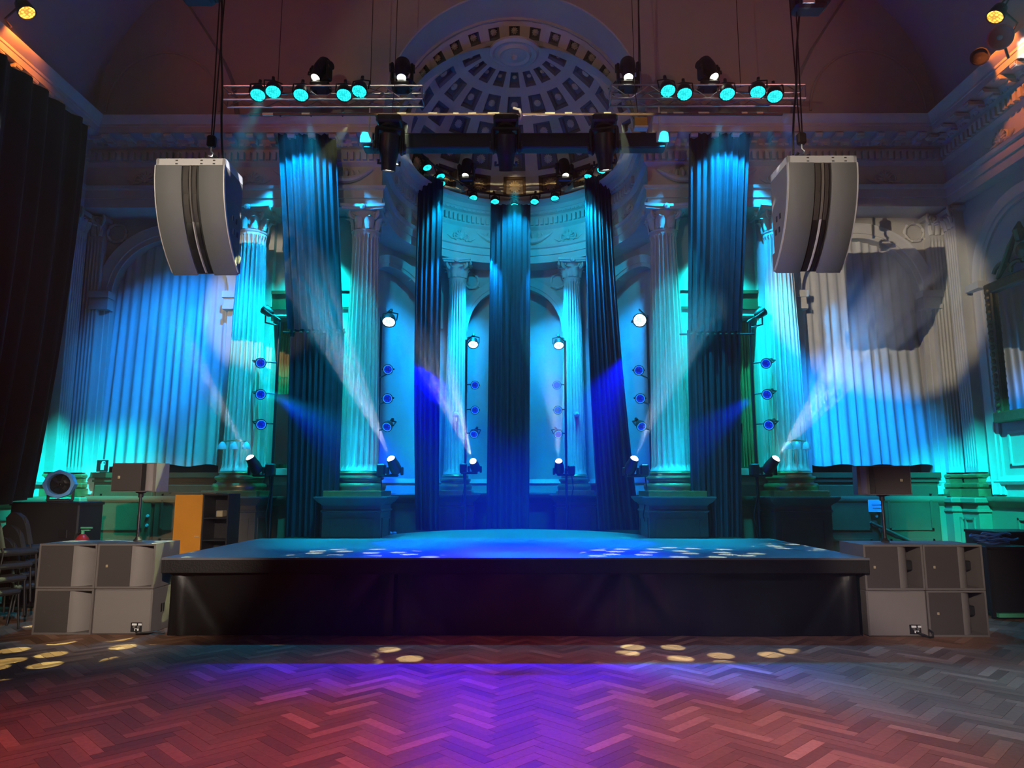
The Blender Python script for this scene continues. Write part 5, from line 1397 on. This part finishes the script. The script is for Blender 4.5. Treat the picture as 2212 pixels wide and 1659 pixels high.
# ------------------------------------------------------------------ amber house lights on the cornice
for s, (x, y) in ((-1, (58, 27)), (1, (2150, 36))):
    p = atx(x, y, s*6.9); nm = 'left' if s < 0 else 'right'
    place_par('amber', 'amber par can glowing above the %s cornice' % nm, p, (-s*.55, -.05, -.84), 'lens_amber', r=.115, L=.20, grp='amber par cans above the cornices')
    tag(MB().tube([p+Vector((s*.10, 0, .12)), p+Vector((s*.30, 0, -.1)), (s*7.1, p.y, 8.14)], .016, 6).build('lamp_bracket', 'bar_brown', None), 'slim bracket holding the amber par can above the %s cornice' % nm, 'bracket')
    spot('amber_can', p+Vector((-s*.28, -.05, -.08)), (s*7.2, p.y+.3, 8.02), (1, .22, .03), 110, 66, .7, .04)
p = atx(2160, 81, 6.85)
t = thing('horn_lamp', 'round red lamp with a pale centre on the right cornice', 'lamp', p, (R(30), 0, R(-22)))
MB().lathe([(.0, -.09), (.10, -.07), (.16, .0), (.17, .03), (.15, .035), (.10, -.02), (.05, -.045), (.0, -.05)], 20, RX(PI/2) ).build('dish', 'horn_red', t)
MB().lathe([(.03, -.05), (.035, .0), (.02, .02), (0, .025)], 12, RX(PI/2)).build('bulb', 'white_panel', t)
MB().tube([(0, .08, 0), (.1, .14, -.15), (.15, .15, -.3)], .02, 6).build('bracket', 'bar_brown', t)
p = atx(2116, 122, 6.9)
t = thing('dark_lamp', 'unlit black lamp on the right cornice below the red one', 'lamp', p, aim((-.6, -.6, -.3)))
MB().lathe([(0, .16), (.08, .16), (.12, .08), (.125, -.02), (.11, -.02), (.10, .03), (0, .04)], 18).build('housing', 'fixture', t)
MB().tube([(0, 0, .14), (.05, 0, .26), (.1, .1, .34)], .02, 6).build('bracket', 'fixture', t)
# small shoes / cable ends beside the left pedestal
for i, x in enumerate((843, 852)):
    p = atz(x, 1152, SZ); tag(MB().lathe([(0, .03), (.03, .026), (.04, .012), (.042, 0)], 12).build('tape_roll', 'blue_plastic', None, loc=(p.x, p.y, SZ+.0)), '%s of two small pale blue lumps on the stage beside the left inner pedestal' % ('left' if i == 0 else 'right'), 'tape')
# white beams of the boom heads, made visible by added cones of denser haze
sm = bpy.data.materials.new('smoke'); sm.use_nodes = True; nt = sm.node_tree; nt.nodes.clear()
o_ = nt.nodes.new('ShaderNodeOutputMaterial'); v_ = nt.nodes.new('ShaderNodeVolumeScatter'); nt.links.new(v_.outputs[0], o_.inputs['Volume'])
tc = nt.nodes.new('ShaderNodeTexCoord'); sx_ = nt.nodes.new('ShaderNodeSeparateXYZ'); nt.links.new(tc.outputs['Object'], sx_.inputs[0])
def mth(op, a, b=None):
    n_ = nt.nodes.new('ShaderNodeMath'); n_.operation = op; n_.use_clamp = op == 'MULTIPLY'
    for k, v in enumerate((a, b)):
        if v is None: continue
        if isinstance(v, (int, float)): n_.inputs[k].default_value = v
        else: nt.links.new(v, n_.inputs[k])
    return n_.outputs[0]
rad = mth('POWER', mth('ADD', mth('POWER', sx_.outputs[0], 2.0), mth('POWER', sx_.outputs[1], 2.0)), .5)
ax = mth('SUBTRACT', 1.0, sx_.outputs[2])          # unit-length haze cone, thins out upwards
den = mth('MULTIPLY', mth('MAXIMUM', mth('SUBTRACT', 1.0, mth('DIVIDE', rad, mth('ADD', mth('MULTIPLY', sx_.outputs[2], 1.0), .02))), 0.0), mth('MAXIMUM', mth('MULTIPLY', ax, mth('MINIMUM', mth('MULTIPLY', sx_.outputs[2], 1.6), 1.0)), 0.0))
dm = nt.nodes.new('ShaderNodeMath'); dm.operation = 'MULTIPLY'; nt.links.new(den, dm.inputs[0]); dm.inputs[1].default_value = BEAM_HAZE; nt.links.new(dm.outputs[0], v_.inputs['Density'])
v_.inputs['Color'].default_value = (.95, .95, .97, 1); v_.inputs['Anisotropy'].default_value = .2
WHO = ('left outer column', 'left inner column', 'left apse column', 'right apse column', 'right inner column', 'right outer column')
for i, (p, d) in enumerate(BEAM):
    ang, L = ((17, 2.8), (14, 3.6), (15, 3.8), (18, 3.2), (15, 3.0), (24, 4.3))[i]
    spot('beam', p, p+d, (.92, .93, 1.0), BEAM_W[i], ang, .15, .006, 'rays', (15, 17, 15, 15, 16, 11)[i], i*.7)
    tn = math.tan(R(ang/2+2.5))          # local z runs 0..1 along the haze cone, local radius is z wide
    pl = MB().lathe([(0, 0), (.02, .0), (1.02, 1.0), (0, 1.0)], 18).build('haze_cone', sm, None)
    pl.location = p+d*.06; pl.rotation_euler = d.to_track_quat('Z', 'Y').to_euler(); pl.scale = (tn*L, tn*L, L)
    stuff(pl); pl['label'] = 'added haze cone showing the beam of the boom at the %s' % WHO[i]
